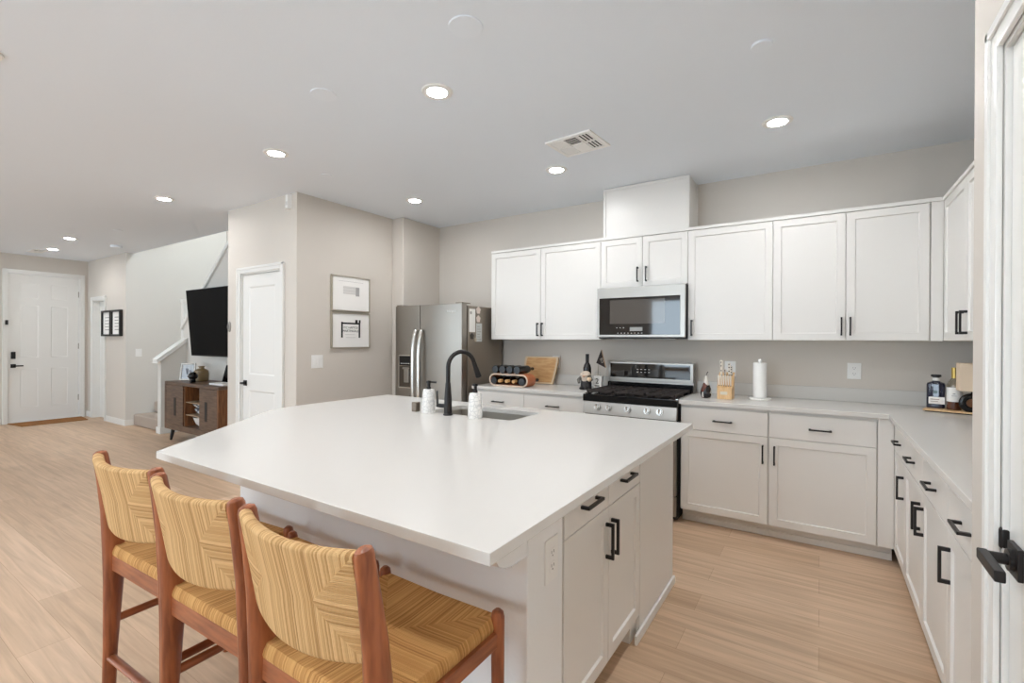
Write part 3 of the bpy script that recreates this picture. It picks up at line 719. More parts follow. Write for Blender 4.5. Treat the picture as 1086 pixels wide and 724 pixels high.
clover(3.765, 1.42, 'dark_magnet', 'dark figure magnet under the white note', mat('dark_magnet', srgb(66, 58, 50), 0.5), 0.95)
clover(3.822, 1.385, 'small_magnet', 'small tan magnet left of the printed card', mat('tan_magnet', srgb(176, 164, 146), 0.5), 0.7)

# ------------------------------------------------------------------ range
t = thing('range', 'stainless gas range with five knobs and black cast-iron grates', 'range', (-1.283, 4.0, 0))
GX0, GX1 = -1.674, -0.904
BX(GX0, GX1, 3.71, 4.31, 0.02, 0.905, 0.003).build('body', M_blackrubber, t)
gf = Fr((0, 3.705, 0), (1, 0, 0), (0, 0, 1), (0, -1, 0))
od = BX(GX0 + 0.006, GX1 - 0.006, 0.205, 0.765, 0, 0.035, 0.004, fr=gf).build('oven_door', M_steelh, t)
BX(GX0 + 0.09, GX1 - 0.09, 0.30, 0.64, 0.035, 0.037, 0.0, fr=gf).build('window', M_darkglass, od)
MB().tube([gf(GX0 + 0.05, 0.735, 0.035), gf(GX0 + 0.05, 0.735, 0.08), gf(GX1 - 0.05, 0.735, 0.08), gf(GX1 - 0.05, 0.735, 0.035)], 0.012, 12).build('handle', M_chrome, od)
BX(GX0 + 0.006, GX1 - 0.006, 0.05, 0.195, 0, 0.035, 0.004, fr=gf).build('drawer', M_steelh, t)
cp = MB().prism([(0, 0.775), (0.042, 0.775), (0.022, 0.875), (0, 0.875)], GX0 + 0.002, GX1 - 0.002, fr=Fr((0, 3.705, 0), (0, -1, 0), (0, 0, 1), (1, 0, 0)), bev=0.003).build('control_panel', M_steelh, t)
for kx in (-1.543, -1.445, -1.286, -1.130, -1.030):
    k = MB(); nrm = Vector((0, -0.98, 0.19)); c = Vector((kx, 3.672, 0.832))
    k.cyl(c, c + nrm * 0.012, 0.0255, 24); k.cyl(c + nrm * 0.012, c + nrm * 0.03, 0.021, 24, r2=0.019)
    q = c + nrm * 0.03; k.tube([q + Vector((0, 0.004, -0.02)), q + Vector((0, -0.004, 0.02))], 0.006, 8)
    k.build('knob', M_chrome, t)
ct = BX(GX0 - 0.002, GX1 + 0.002, 3.672, 4.22, 0.876, 0.935, 0.005).build('cooktop', M_blackgloss, t)
BX(GX0 - 0.004, GX0 + 0.014, 3.69, 4.22, 0.93, 0.94, 0.002).box(GX1 - 0.014, GX1 + 0.004, 3.69, 4.22, 0.93, 0.94, 0.002).build('edge_trim', M_chrome, ct)
burn = MB()
for (bx_, by_) in ((-1.52, 3.82), (-1.52, 4.07), (-1.29, 3.94), (-1.06, 3.82), (-1.06, 4.07)):
    burn.lathe([(0.05, 0.935), (0.05, 0.945), (0.035, 0.95), (0.035, 0.955), (0, 0.957)], at=(bx_, by_, 0), n=20)
burn.build('burner', M_iron, ct)
for (gx0, gx1) in ((GX0 + 0.02, -1.425), (-1.42, -1.158), (-1.153, GX1 - 0.02)):
    g = MB(); z0, z1 = 0.952, 0.968
    for x in (gx0 + 0.006, (gx0 + gx1) / 2, gx1 - 0.006): g.box(x - 0.006, x + 0.006, 3.70, 4.20, z0, z1, 0.002)
    for y in (3.706, 3.80, 3.89, 3.99, 4.09, 4.194): g.box(gx0, gx1, y - 0.006, y + 0.006, z0, z1, 0.002)
    for x in (gx0 + 0.008, gx1 - 0.008):
        for y in (3.71, 3.95, 4.19): g.box(x - 0.007, x + 0.007, y - 0.007, y + 0.007, 0.935, z0 + 0.002)
    g.build('grate', M_iron, t)
bg = BX(GX0, GX1, 4.255, 4.31, 0.90, 1.188, 0.004).build('backguard', M_steelh, t)
BX(GX0 + 0.004, GX1 - 0.004, 4.236, 4.256, 1.018, 1.186, 0.003).build('console', M_steelh, bg)
BX(GX0 + 0.022, GX1 - 0.028, 4.2335, 4.237, 1.045, 1.172, 0.001).build('display_glass', M_darkglass, bg)
BX(GX0 + 0.002, GX1 - 0.002, 4.22, 4.257, 0.905, 1.004, 0.004).build('splash_panel', M_blackgloss, bg)
mb = MB()
for k in range(4):
    for j in range(2): mb.box(-1.40 + k * 0.035, -1.385 + k * 0.035, 4.2328, 4.2336, 1.095 + j * 0.025, 1.099 + j * 0.025)
mb.build('button_marks', M_white, bg)

# ------------------------------------------------------------------ microwave
t = thing('microwave', 'stainless over-the-range microwave with dark glass door', 'microwave', (-1.285, 4.1, 1.405))
mx0, mx1, mz0, mz1 = -1.668, -0.912, 1.412, 1.843
BX(mx0 + 0.004, mx1 - 0.001, 3.985, YW - 0.003, mz0 - 0.012, mz1, 0.003).build('body', M_blackrubber, t)
mf = Fr((0, 3.985, 0), (1, 0, 0), (0, 0, 1), (0, -1, 0))
fd_ = MB().prism([(mx0, mz0), (mx1, mz0), (mx1, mz1), (mx0, mz1)], 0, 0.035, fr=mf, bev=0.003).build('door', M_steelh, t)
BX(mx0 + 0.022, mx1 - 0.038, mz0 + 0.02, mz1 - 0.09, 0.035, 0.0375, 0.001, fr=mf).build('glass', M_darkglass, fd_)
M_scr = mat('microwave_screen', srgb(84, 80, 76), 0.06, coat=0.5)
BX(mx0 + 0.12, mx1 - 0.16, mz0 + 0.115, mz1 - 0.11, 0.0375, 0.038, 0, fr=mf).build('viewing_screen', M_scr, fd_)
BX(mx0 + 0.30, mx0 + 0.41, mz0 + 0.052, mz0 + 0.085, 0.0375, 0.0382, 0, fr=mf).build('display', mat('lcd_grey', srgb(150, 150, 146), 0.3), fd_)
mb = MB()
for k in range(8): mb.box(mx0 + 0.19 + 0.03 * k, mx0 + 0.2 + 0.03 * k, mz0 + 0.032, mz0 + 0.037, 0.0375, 0.0382, fr=mf)
for k in range(3): mb.box(mx0 + 0.18 + 0.03 * k, mx0 + 0.19 + 0.03 * k, mz0 + 0.078, mz0 + 0.083, 0.0375, 0.0382, fr=mf)
mb.build('button_marks', M_white, fd_)
text_part('logo', 'Whirlpool', 0.024, mf_ := Fr((-1.285, 3.9495, mz1 - 0.045), (1, 0, 0), (0, 0, 1), (0, -1, 0)), M_grey, fd_)
mb = MB()
for k in range(2): mb.box(mx0 + 0.1 + k * 0.36, mx0 + 0.3 + k * 0.36, 4.02, 4.14, mz0 - 0.018, mz0 - 0.011, 0.002)
mb.build('vent_grille', M_steel, t)

# ------------------------------------------------------------------ bar stools
def uv_assign(o, fn):
    me = o.data; lay = me.uv_layers.new(name='UVMap')
    for lp in me.loops:
        lay.data[lp.index].uv = fn(me.vertices[lp.vertex_index].co)
def make_stool():
    t = thing('bar_stool', 'x', 'bar stool', (0, 0, 0))
    for s in (-1, 1):
        pts = [(s * 0.221, -0.218, 0.0), (s * 0.219, -0.212, 0.25), (s * 0.216, -0.204, 0.50), (s * 0.215, -0.204, 0.62), (s * 0.214, -0.215, 0.76), (s * 0.213, -0.232, 0.88), (s * 0.213, -0.245, 0.960), (s * 0.213, -0.2465, 0.970), (s * 0.213, -0.247, 0.975)]
        rd = [0.016, 0.0185, 0.0255, 0.0285, 0.0245, 0.0205, 0.0185, 0.0155, 0.008]
        MB().tube(pts, rd, 16, flat=(1.25, 0.82), ref=(1, 0, 0)).build('back_post', M_wood, t)
        pts = [(s * 0.226, 0.205, 0.0), (s * 0.224, 0.203, 0.3), (s * 0.222, 0.202, 0.58), (s * 0.222, 0.202, 0.625), (s * 0.222, 0.202, 0.638), (s * 0.222, 0.202, 0.645)]
        MB().tube(pts, [0.0135, 0.016, 0.019, 0.019, 0.016, 0.008], 14).build('front_leg', M_wood, t)
        MB().box(s * 0.222 - 0.010, s * 0.222 + 0.010, -0.205, 0.2, 0.548, 0.590, 0.004).build('side_rail', M_woody, t)
        MB().tube([(s * 0.221, -0.208, 0.345), (s * 0.223, 0.203, 0.345)], 0.0135, 12, flat=(0.75, 1.1)).build('stretcher', M_woody, t)
    MB().box(-0.215, 0.215, -0.216, -0.194, 0.535, 0.592, 0.004).build('rear_rail', M_woodx, t)
    MB().box(-0.215, 0.215, 0.192, 0.212, 0.545, 0.59, 0.004).build('front_rail', M_woodx, t)
    MB().tube([(-0.219, -0.213, 0.215), (0.219, -0.213, 0.215)], 0.0135, 12, flat=(1.1, 0.75)).build('stretcher', M_woodx, t)
    MB().tube([(-0.224, 0.203, 0.24), (0.224, 0.203, 0.24)], 0.0145, 12, flat=(1.1, 0.75)).build('stretcher', M_woodx, t)
    # woven seat, slightly dished, rounded over its rails
    n = 28; a, b = 0.212, 0.207
    def top(u, v):
        d = min(1 - abs(u), 1 - abs(v))
        return 0.622 - 0.010 * min(1, d * 1.6) + 0.004 * (1 - abs(abs(u) - abs(v)))
    mb = MB(); rows = []
    for i in range(n + 1):
        v = -1 + 2 * i / n
        rows.append([(a * u, b * v, top(u, v)) for u in [-1 + 2 * j / n for j in range(n + 1)]])
    V = mb.grid(rows)
    ring = [V[0][j] for j in range(n + 1)] + [V[i][n] for i in range(1, n + 1)] + [V[n][j] for j in range(n - 1, -1, -1)] + [V[i][0] for i in range(n - 1, 0, -1)]
    prev = ring
    for (off, z) in ((0.007, 0.612), (0.010, 0.600), (0.007, 0.588), (-0.004, 0.582)):
        cur = []
        for q in ring:
            d = Vector((q.co.x / a, q.co.y / b)); m = max(abs(d.x), abs(d.y))
            ox = math.copysign(off, d.x) if abs(d.x) > m - 1e-4 else 0; oy = math.copysign(off, d.y) if abs(d.y) > m - 1e-4 else 0
            cur.append(mb.bm.verts.new((q.co.x + ox, q.co.y + oy, z)))
        for k in range(len(ring)):
            j = (k + 1) % len(ring); mb.bm.faces.new((prev[k], prev[j], cur[j], cur[k]))
        prev = cur
    mb.bm.faces.new(list(reversed(prev)))
    o = mb.build('seat', M_rushseat, t, angle=60)
    uv_assign(o, lambda c: (c.x / 0.444 + 0.5, c.y / 0.434 + 0.5))
    # woven backrest: bowed sheet with thickness, rolled over its top and bottom rails
    nu, sec = 24, []
    z0, z1, th = 0.738, 0.958, 0.016
    m_ = 8
    for k in range(m_ + 1): sec.append((-th, z0 + (z1 - z0) * k / m_))                       # rear face
    for k in range(1, 6): a_ = math.pi * k / 6; sec.append((-th * math.cos(a_), z1 + th * 0.75 * math.sin(a_)))
    for k in range(m_ + 1): sec.append((th, z1 - (z1 - z0) * k / m_))
    for k in range(1, 6): a_ = math.pi * k / 6; sec.append((th * math.cos(a_), z0 - th * 0.75 * math.sin(a_)))
    mb = MB(); P = []
    for i in range(nu + 1):
        x = -0.206 + 0.412 * i / nu; q = 1 - (x / 0.206) ** 2
        row = []
        for (dy, z) in sec:
            yl = -0.213 - 0.19 * (z - 0.75)
            pin = 1 - 0.35 * q * (1 - abs((z - 0.848) / 0.12)) if abs(z - 0.848) < 0.12 else 1
            row.append((x, yl - 0.040 * q + dy * pin, z - 0.018 * q * (1 if z < 0.848 else 0.35)))
        P.append(row)
    V = mb.grid(P, close_v=True)
    mb.bm.faces.new(V[0]); mb.bm.faces.new(list(reversed(V[-1])))
    o = mb.build('backrest', M_rushback, t, angle=60)
    uv_assign(o, lambda c: (c.x / 0.412 + 0.5, (c.z - 0.73) / 0.23))
    return t
st0 = make_stool()
for i, (x, y, a, lab) in enumerate(((-0.957, 0.862, 0.0, 'woven bar stool nearest the end of the island, seat fully in view'),
                                    (-1.462, 0.866, 1.5, 'woven bar stool in the middle of the row of three'),
                                    (-1.966, 0.874, 2.0, 'woven bar stool farthest from the cabinets, beside open floor'))):
    s = st0 if i == 0 else copy_tree(st0)
    s.location = (x, y, 0); s.rotation_euler = (0, 0, math.radians(a)); tag(s, lab, 'bar stool', 'woven bar stools along the island')

# ------------------------------------------------------------------ faucet and things round the sink
t = thing('faucet', 'matte black gooseneck faucet with side lever beside the island sink', 'faucet', (-1.932, 2.245, TOP))
fx, fy = -1.932, 2.245
MB().lathe([(0.0, 0.0), (0.030, 0.0), (0.030, 0.006), (0.025, 0.012), (0.0235, 0.10), (0.0165, 0.185), (0.0155, 0.20)], at=(fx, fy, TOP)).build('body', M_black, t)
pts = [(fx, fy, TOP + 0.195), (fx, fy, TOP + 0.29)]
rad = 0.094; zc = TOP + 0.297
for k in range(0, 13):
    a = math.pi - math.radians(166) * k / 12
    pts.append((fx + 0.03 * (1 + math.cos(a)), fy + rad + rad * math.cos(a), zc + rad * math.sin(a)))
MB().tube(pts, 0.0135, 14).build('spout', M_black, t)
e = Vector(pts[-1]); dv = (Vector(pts[-1]) - Vector(pts[-2])).normalized()
MB().tube([e, e + dv * 0.035, e + dv * 0.039, e + dv * 0.098, e + dv * 0.102], [0.0145, 0.0155, 0.0165, 0.0205, 0.016], 16).build('spray_head', M_black, t)
MB().tube([(fx - 0.015, fy, TOP + 0.055), (fx - 0.085, fy - 0.003, TOP + 0.055)], [0.014, 0.012], 12).tube([(fx - 0.083, fy - 0.003, TOP + 0.05), (fx - 0.085, fy - 0.003, TOP + 0.075), (fx - 0.088, fy - 0.003, TOP + 0.145)], [0.0085, 0.007, 0.0055], 10).build('lever', M_black, t)
M_etch = mat('etched_ceramic', srgb(232, 230, 226), 0.35)
tcn = N(M_etch, 'ShaderNodeTexCoord'); vo = N(M_etch, 'ShaderNodeTexVoronoi', feature='DISTANCE_TO_EDGE'); vo.inputs['Scale'].default_value = 42
rp = N(M_etch, 'ShaderNodeValToRGB'); rp.color_ramp.elements[0].position = 0.03; rp.color_ramp.elements[0].color = srgb(208, 207, 205); rp.color_ramp.elements[1].position = 0.1; rp.color_ramp.elements[1].color = srgb(234, 232, 228)
L(M_etch, tcn.outputs['Object'], vo.inputs['Vector']); L(M_etch, vo.outputs['Distance'], rp.inputs[0]); L(M_etch, rp.outputs[0], bsdf(M_etch).inputs['Base Color'])
def soap(x, y, label, ang):
    t = thing('soap_dispenser', label, 'soap dispenser', (x, y, TOP), 'soap dispensers by the sink')
    MB().lathe([(0, 0), (0.041, 0), (0.043, 0.006), (0.041, 0.09), (0.038, 0.128), (0.036, 0.138), (0.034, 0.15), (0.02, 0.152), (0, 0.152)], at=(x, y, TOP)).build('bottle', M_etch, t)
    p = MB().lathe([(0.014, 0.152), (0.014, 0.166), (0.010, 0.168), (0.010, 0.19), (0.015, 0.192), (0.015, 0.204), (0.0, 0.206)], at=(x, y, TOP), n=16)
    p.tube([(x, y, TOP + 0.198), (x + 0.05 * math.cos(ang), y + 0.05 * math.sin(ang), TOP + 0.194)], 0.006, 10); p.build('pump', M_black, t)
soap(-2.093, 2.245, 'white patterned soap dispenser left of the black faucet', 0.5)
soap(-1.724, 2.25, 'white patterned soap dispenser right of the black faucet', 2.5)
o = MB().box(-2.225, -2.183, 2.223, 2.265, TOP, TOP + 0.062, 0.006, seg=3).build('air_gap', mat('air_gap_bronze', srgb(120, 108, 96), 0.35, metal=0.8), None, (-2.204, 2.244, TOP)); tag(o, 'small square steel air gap cap on the island top', 'air gap cap')

# ------------------------------------------------------------------ things on the back counter
# wine rack and bottles
t = thing('wine_rack', 'pale bent-wood wine rack holding two rows of dark bottles', 'wine rack', (-2.515, 3.92, CT))
rx0, rx1, rz0, rh, ry0, ry1 = -2.74, -2.297, CT, 0.122, 3.80, 3.95
def stadium(x0, x1, z0, h, n=12):
    r = h / 2; P = []
    for k in range(n + 1): a = -math.pi / 2 + math.pi * k / n; P.append((x1 - r + r * math.cos(a), z0 + r + r * math.sin(a)))
    for k in range(n + 1): a = math.pi / 2 + math.pi * k / n; P.append((x0 + r + r * math.cos(a), z0 + r + r * math.sin(a)))
    return P
fy_ = Fr((0, ry0, 0), (1, 0, 0), (0, 0, 1), (0, 1, 0))
outer = stadium(rx0, rx1, rz0, rh); inner = stadium(rx0 + 0.014, rx1 - 0.014, rz0 + 0.014, rh - 0.028)
MB().prism(outer, 0.004, ry1 - ry0, fr=fy_, holes=[inner]).build('band', M_rackside, t)
MB().prism(outer, 0.0, 0.004, fr=fy_, holes=[inner]).build('front_edge', M_rack, t)
mb = MB()
for k in range(3): mb.box(rx0 + 0.114 + 0.083 * k, rx0 + 0.125 + 0.083 * k, ry0 + 0.02, ry1 - 0.01, rz0 + rh - 0.002, rz0 + rh + 0.010, 0.003)
mb.build('cradle', M_rack, t)
BP = [(0, 0), (0.034, 0), (0.0375, 0.006), (0.0375, 0.19), (0.030, 0.215), (0.0155, 0.24), (0.0145, 0.29), (0.016, 0.291), (0.016, 0.30), (0, 0.30)]
def wine(x, z, base_first, label):
    t = thing('wine_bottle', label, 'wine bottle', (x, 3.88, z - 0.0375), 'wine bottles in the rack')
    mb = MB()
    if base_first: mb.lathe(BP, at=(x, 3.79, z), axis='Y', n=22)
    else:
        mb.lathe([(r, -h) for (r, h) in BP], at=(x, 4.075, z), axis='Y', n=22)
    mb.build('glass', M_bottle, t)
    if not base_first:
        MB().lathe([(0, 0), (0.0168, 0), (0.0168, 0.05), (0, 0.05)], at=(x, 3.7715, z), axis='Y', n=18).build('capsule', M_foil, t)
for k, (x, w) in enumerate(((-2.662, 'leftmost of the four'), (-2.579, 'second from the left'), (-2.496, 'third from the left'), (-2.413, 'rightmost of the four'))):
    wine(x, CT + rh + 0.0395, True, 'dark wine bottle lying on top of the rack, ' + w)
for k, (x, w) in enumerate(((-2.599, 'left of three'), (-2.519, 'middle of three'), (-2.439, 'right of three'))):
    wine(x, CT + 0.014 + 0.0385, False, 'tan-capped wine bottle inside the rack, ' + w)
wine(-2.679, CT + 0.014 + 0.0385, True, 'dark wine bottle inside the rack at its left end')
wine(-2.358, CT + 0.014 + 0.0385, True, 'dark wine bottle inside the rack at its right end')
# cutting board leaning on the wall
bt = Vector((0, 0.075, 0.27)).normalized()
bf = Fr((-2.42, 4.235, CT + 0.002), (1, 0, 0), bt, Vector((0, -bt.z, bt.y)))
pts = [(-0.185, 0), (0.165, 0)]
for k in range(1, 10): u = k / 10; pts.append((0.165 + 0.028 * math.sin(u * 1.6), 0.275 * u))
pts += [(0.19, 0.272), (0.182, 0.282), (-0.19, 0.282), (-0.2, 0.272)]
for k in range(9, 0, -1): u = k / 10; pts.append((-0.185 - 0.018 * math.sin(u * 1.6), 0.275 * u))
t = thing('cutting_board', 'wooden cutting board leaning on the wall behind the wine rack', 'cutting board', (-2.39, 4.23, CT))
MB().prism(pts, 0, 0.018, fr=bf, bev=0.003).build('board', M_board, t)
mb = MB()
mb.prism([(p[0] * 1.0, p[1]) for p in pts], 0.0182, 0.0188, fr=bf, holes=[[(p[0] * 0.88, 0.014 + p[1] * 0.9) for p in pts]]).build('border', M_boardedge, t)
# bottle, gnome, flag and bag
t = thing('wine_bottle', 'upright dark wine bottle behind the gnome ornament', 'wine bottle', (-1.822, 4.09, CT))
MB().lathe([(0, 0), (0.035, 0), (0.0375, 0.006), (0.0375, 0.19), (0.030, 0.218), (0.0155, 0.243), (0.0145, 0.315), (0, 0.317)], at=(-1.822, 4.09, CT)).build('glass', M_bottle, t)
MB().lathe([(0.0162, 0.255), (0.0162, 0.32), (0, 0.321)], at=(-1.822, 4.09, CT), n=18).build('capsule', M_blackrubber, t)
t = thing('gnome_ornament', 'dark bearded gnome figurine with pale hat, left of the range', 'ornament', (-1.79, 4.0, CT))
gx, gy = -1.788, 3.99
MB().lathe([(0, 0), (0.05, 0), (0.052, 0.01), (0.05, 0.06), (0.042, 0.10), (0.03, 0.125), (0, 0.13)], at=(gx, gy, CT), n=22).build('body', mat('gnome_dark', srgb(38, 36, 38), 0.6), t)
MB().tube([(gx - 0.045, gy - 0.01, CT + 0.11), (gx - 0.066, gy - 0.02, CT + 0.085), (gx - 0.05, gy - 0.045, CT + 0.062)], [0.016, 0.017, 0.012], 10).tube([(gx + 0.045, gy - 0.01, CT + 0.11), (gx + 0.062, gy - 0.03, CT + 0.095), (gx + 0.045, gy - 0.05, CT + 0.085)], [0.016, 0.017, 0.012], 10).build('arm', mat('gnome_grey', srgb(112, 110, 104), 0.7), t)
MB().lathe([(0, 0.035), (0.012, 0.045), (0.027, 0.085), (0.034, 0.115), (0.03, 0.135), (0, 0.14)], at=(gx, gy - 0.032, CT), n=18, squash=(1, 0.6)).build('beard', mat('gnome_beard', srgb(214, 200, 184), 0.9), t)
MB().lathe([(0, 0.128), (0.048, 0.128), (0.052, 0.134), (0.046, 0.145), (0.036, 0.158), (0.018, 0.168), (0, 0.17)], at=(gx, gy - 0.012, CT), n=22).build('hat', mat('gnome_hat', srgb(206, 190, 172), 0.8), t)
MB().sphere((gx + 0.058, gy - 0.06, CT + 0.098), 0.02).build('ball', mat('gnome_ball', srgb(236, 205, 170), 0.6), t)
MB().sphere((gx, gy - 0.06, CT + 0.125), 0.011).build('nose', mat('gnome_skin', srgb(214, 170, 140), 0.6), t)
MB().sphere((gx - 0.025, gy - 0.045, CT + 0.0145), 0.024, (0.9, 1.2, 0.55)).sphere((gx + 0.028, gy - 0.045, CT + 0.0145), 0.024, (0.9, 1.2, 0.55)).build('boot', M_blackrubber, t)
t = thing('gift_bag', 'small white paper bag with black print next to the range', 'bag', (-1.722, 4.12, CT))
BX(-1.762, -1.685, 4.10, 4.15, CT, CT + 0.118, 0.002).build('bag', M_paper, t)
MB().tube([(-1.75, 4.105, CT + 0.115), (-1.748, 4.105, CT + 0.155), (-1.70, 4.105, CT + 0.155), (-1.697, 4.105, CT + 0.115)], 0.002, 8).build('bag_handle', M_grey, t)
text_part('print', '2', 0.07, Fr((-1.728, 4.0995, CT + 0.07), (1, 0, 0), (0, 0, 1), (0, -1, 0)), M_ink, t)
BX(-1.752, -1.705, 4.0985, 4.1, CT + 0.024, CT + 0.032).build('print_line', M_ink, t)
t = thing('pennant_flag', 'black triangular pennant on a thin stick above the white bag', 'flag', (-1.745, 4.17, CT))
MB().tube([(-1.752, 4.165, CT), (-1.742, 4.165, CT + 0.22), (-1.715, 4.165, CT + 0.36)], 0.003, 8).build('stick', M_frame, t)
ff = Fr((-1.712, 4.160, CT + 0.362), (1, 0, 0), (0, 0, 1), (0, -1, 0))
MB().prism([(0, 0), (-0.05, -0.125), (0.042, -0.168)], 0, 0.003, fr=ff).build('cloth', mat('pennant_dark', srgb(44, 34, 32), 0.8), t)
MB().prism([(0.0, -0.004), (0.042, -0.168), (0.05, -0.163), (0.006, 0.0)], 0.0005, 0.0045, fr=ff).build('border', mat('pennant_border', srgb(170, 140, 112), 0.8), t)
text_part('lettering', 'RS', 0.045, Fr((-1.705, 4.1565, CT + 0.26), Vector((0.55, 0, -0.83)), Vector((0.83, 0, 0.55)), (0, -1, 0)), mat('pennant_print', srgb(168, 156, 142), 0.8), t)
# pear-shaped ornament
M_pear = mat('mosaic_glaze', srgb(190, 184, 176), 0.2)
tcn = N(M_pear, 'ShaderNodeTexCoord'); vo = N(M_pear, 'ShaderNodeTexVoronoi'); vo.inputs['Scale'].default_value = 17; rp = N(M_pear, 'ShaderNodeValToRGB'); rp.color_ramp.interpolation = 'CONSTANT'
rp.color_ramp.elements[0].color = srgb(30, 26, 26); rp.color_ramp.elements[1].position = 0.3; rp.color_ramp.elements[1].color = srgb(212, 206, 198)
e3 = rp.color_ramp.elements.new(0.62); e3.color = srgb(92, 46, 34); e4 = rp.color_ramp.elements.new(0.78); e4.color = srgb(124, 124, 116)
sx = N(M_pear, 'ShaderNodeSeparateColor'); L(M_pear, tcn.outputs['Object'], vo.inputs['Vector']); L(M_pear, vo.outputs['Color'], sx.inputs[0]); L(M_pear, sx.outputs[0], rp.inputs[0]); L(M_pear, rp.outputs[0], bsdf(M_pear).inputs['Base Color'])
t = thing('pear_ornament', 'pear-shaped mosaic ornament between the range and the knife block', 'ornament', (-0.752, 3.96, CT))
MB().lathe([(0, 0), (0.03, 0), (0.038, 0.015), (0.041, 0.04), (0.036, 0.07), (0.024, 0.105), (0.015, 0.14), (0.011, 0.165), (0.006, 0.172), (0, 0.173)], at=(-0.752, 3.96, CT), n=26).build('body', M_pear, t)
MB().tube([(-0.752, 3.96, CT + 0.17), (-0.748, 3.96, CT + 0.19), (-0.738, 3.96, CT + 0.205)], [0.003, 0.0025, 0.004], 8).build('stem', M_blackrubber, t)
# knife block with its knives
bx0, bx1, by0, by1 = -0.668, -0.562, 3.935, 4.06
t = thing('knife_block', 'light wooden knife block full of white-handled knives', 'knife block', (-0.615, 4.0, CT))
MB().prism([(by0, 0), (by1, 0), (by1, 0.20), (by0 + 0.045, 0.155), (by0 + 0.04, 0.105), (by0, 0.09)], bx0, bx1, fr=Fr((0, 0, CT), (0, 1, 0), (0, 0, 1), (1, 0, 0)), bev=0.003).build('block', M_block, t)
BX(-0.645, -0.595, by0 - 0.0015, by0 + 0.001, CT + 0.035, CT + 0.058, 0.0).build('nameplate', mat('nameplate', srgb(214, 205, 186), 0.4), t)
M_kh = mat('knife_handle_white', srgb(232, 224, 212), 0.4)
def knife(name, x, y, z, ln, ang, w, label, group, rivets=False):
    t = thing(name, label, 'scissors' if name == 'scissors' else 'knife', (x, y, z), group)
    d = Vector((0, -math.sin(ang), math.cos(ang))); p = Vector((x, y, z))
    MB().tube([p, p + d * 0.010], w * 0.55, 10, flat=(0.8, 1.1)).build('bolster', M_steel, t)
    MB().tube([p + d * 0.010, p + d * (ln * 0.5), p + d * (ln - 0.006), p + d * ln], [w * 0.7, w * 0.8, w * 0.95, w * 0.5], 12, flat=(0.8, 1.1)).build('handle', M_kh, t)
    if rivets:
        mb = MB()
        for u in (0.35, 0.65, 0.88): mb.cyl(p + d * ln * u + Vector((0, -w * 1.0, 0)), p + d * ln * u + Vector((0, -w * 1.0 - 0.002, 0.0)), w * 0.45, 10)
        mb.build('rivet', M_ink, t)
    return t
ords = ['leftmost', 'second from the left', 'third from the left', 'third from the right', 'second from the right', 'rightmost']
for k in range(6):
    knife('steak_knife', bx0 + 0.012 + k * 0.0164, by0 + 0.022, CT + 0.098, 0.088, 0.30, 0.0068, 'steak knife in the front row of the block, ' + ords[k], 'steak knives in the block')
for k, (x, zt, ln) in enumerate(((-0.648, 0.172, 0.125), (-0.622, 0.172, 0.055), (-0.592, 0.178, 0.10), (-0.576, 0.178, 0.075))):
    knife('kitchen_knife', x, by0 + 0.075, CT + zt, ln, 0.12, 0.0105, 'large white-handled knife at the back of the block, ' + ['tallest at the left', 'short one in the middle', 'right of centre', 'far right'][k], 'large knives in the block', True)
# paper towels
t = thing('paper_towel_holder', 'white paper towel stand on the counter under the wall cabinet', 'paper towel holder', (-0.388, 4.09, CT))
px_, py_ = -0.388, 4.09
MB().lathe([(0, 0), (0.078, 0), (0.08, 0.004), (0.076, 0.012), (0.02, 0.014), (0.0, 0.014)], at=(px_, py_, CT), n=36).build('base', M_ceramic, t)
MB().lathe([(0.008, 0.012), (0.008, 0.285), (0.012, 0.287), (0.014, 0.298), (0.010, 0.308), (0, 0.311)], at=(px_, py_, CT), n=18).build('rod', M_ceramic, t)
o = MB().lathe([(0.019, 0.0), (0.046, 0.0), (0.0475, 0.003), (0.0475, 0.262), (0.046, 0.265), (0.019, 0.265), (0.019, 0.0)], at=(px_, py_, CT + 0.015), n=36, caps=False).build('paper_towel_roll', mat('towel_paper', srgb(240, 239, 236), 0.95), None, (px_, py_, CT + 0.015)); tag(o, 'full roll of white paper towel on its stand', 'paper towel roll')

# liquor tray in the corner
t = thing('tray', 'wooden tray in the corner holding bottles and a small lamp', 'tray', (0.74, 4.1, CT))
trf = Fr((0.735, 4.06, CT), Vector((0.96, -0.27, 0)), Vector((0.27, 0.96, 0)), (0, 0, 1))
MB().box(-0.16, 0.16, -0.10, 0.10, 0.006, 0.016, 0.002, fr=trf).build('board', M_block, t)
MB().box(-0.15, 0.15, -0.09, 0.09, 0.0, 0.007, 0.001, fr=trf).build('base', M_blackrubber, t)
tz = CT + 0.0165
M_gin = mat('navy_bottle', srgb(24, 26, 48), 0.08, coat=0.5)
t = thing('gin_bottle', 'square navy blue bottle with white label on the tray', 'bottle', (0.636, 4.115, tz))
gb = Fr((0.636, 4.115, tz), Vector((0.97, -0.24, 0)), Vector((0.24, 0.97, 0)), (0, 0, 1))
mb = MB(); sq = []
for (r, h) in ((0.043, 0), (0.046, 0.004), (0.046, 0.15), (0.042, 0.162), (0.022, 0.172), (0.017, 0.176), (0.017, 0.186)):
    n = 32; row = []
    for i in range(n):
        a = 2 * math.pi * i / n; k_ = 4.5 if r > 0.03 else 2.0
        q = (abs(math.cos(a)) ** k_ + abs(math.sin(a)) ** k_) ** (-1 / k_)
        row.append(gb(r * q * math.cos(a), r * q * math.sin(a) * 0.85, h))
    sq.append(row)
V = mb.grid(sq, close_v=True); mb.bm.faces.new(V[-1]); mb.bm.faces.new(list(reversed(V[0])))
mb.build('glass', M_gin, t)
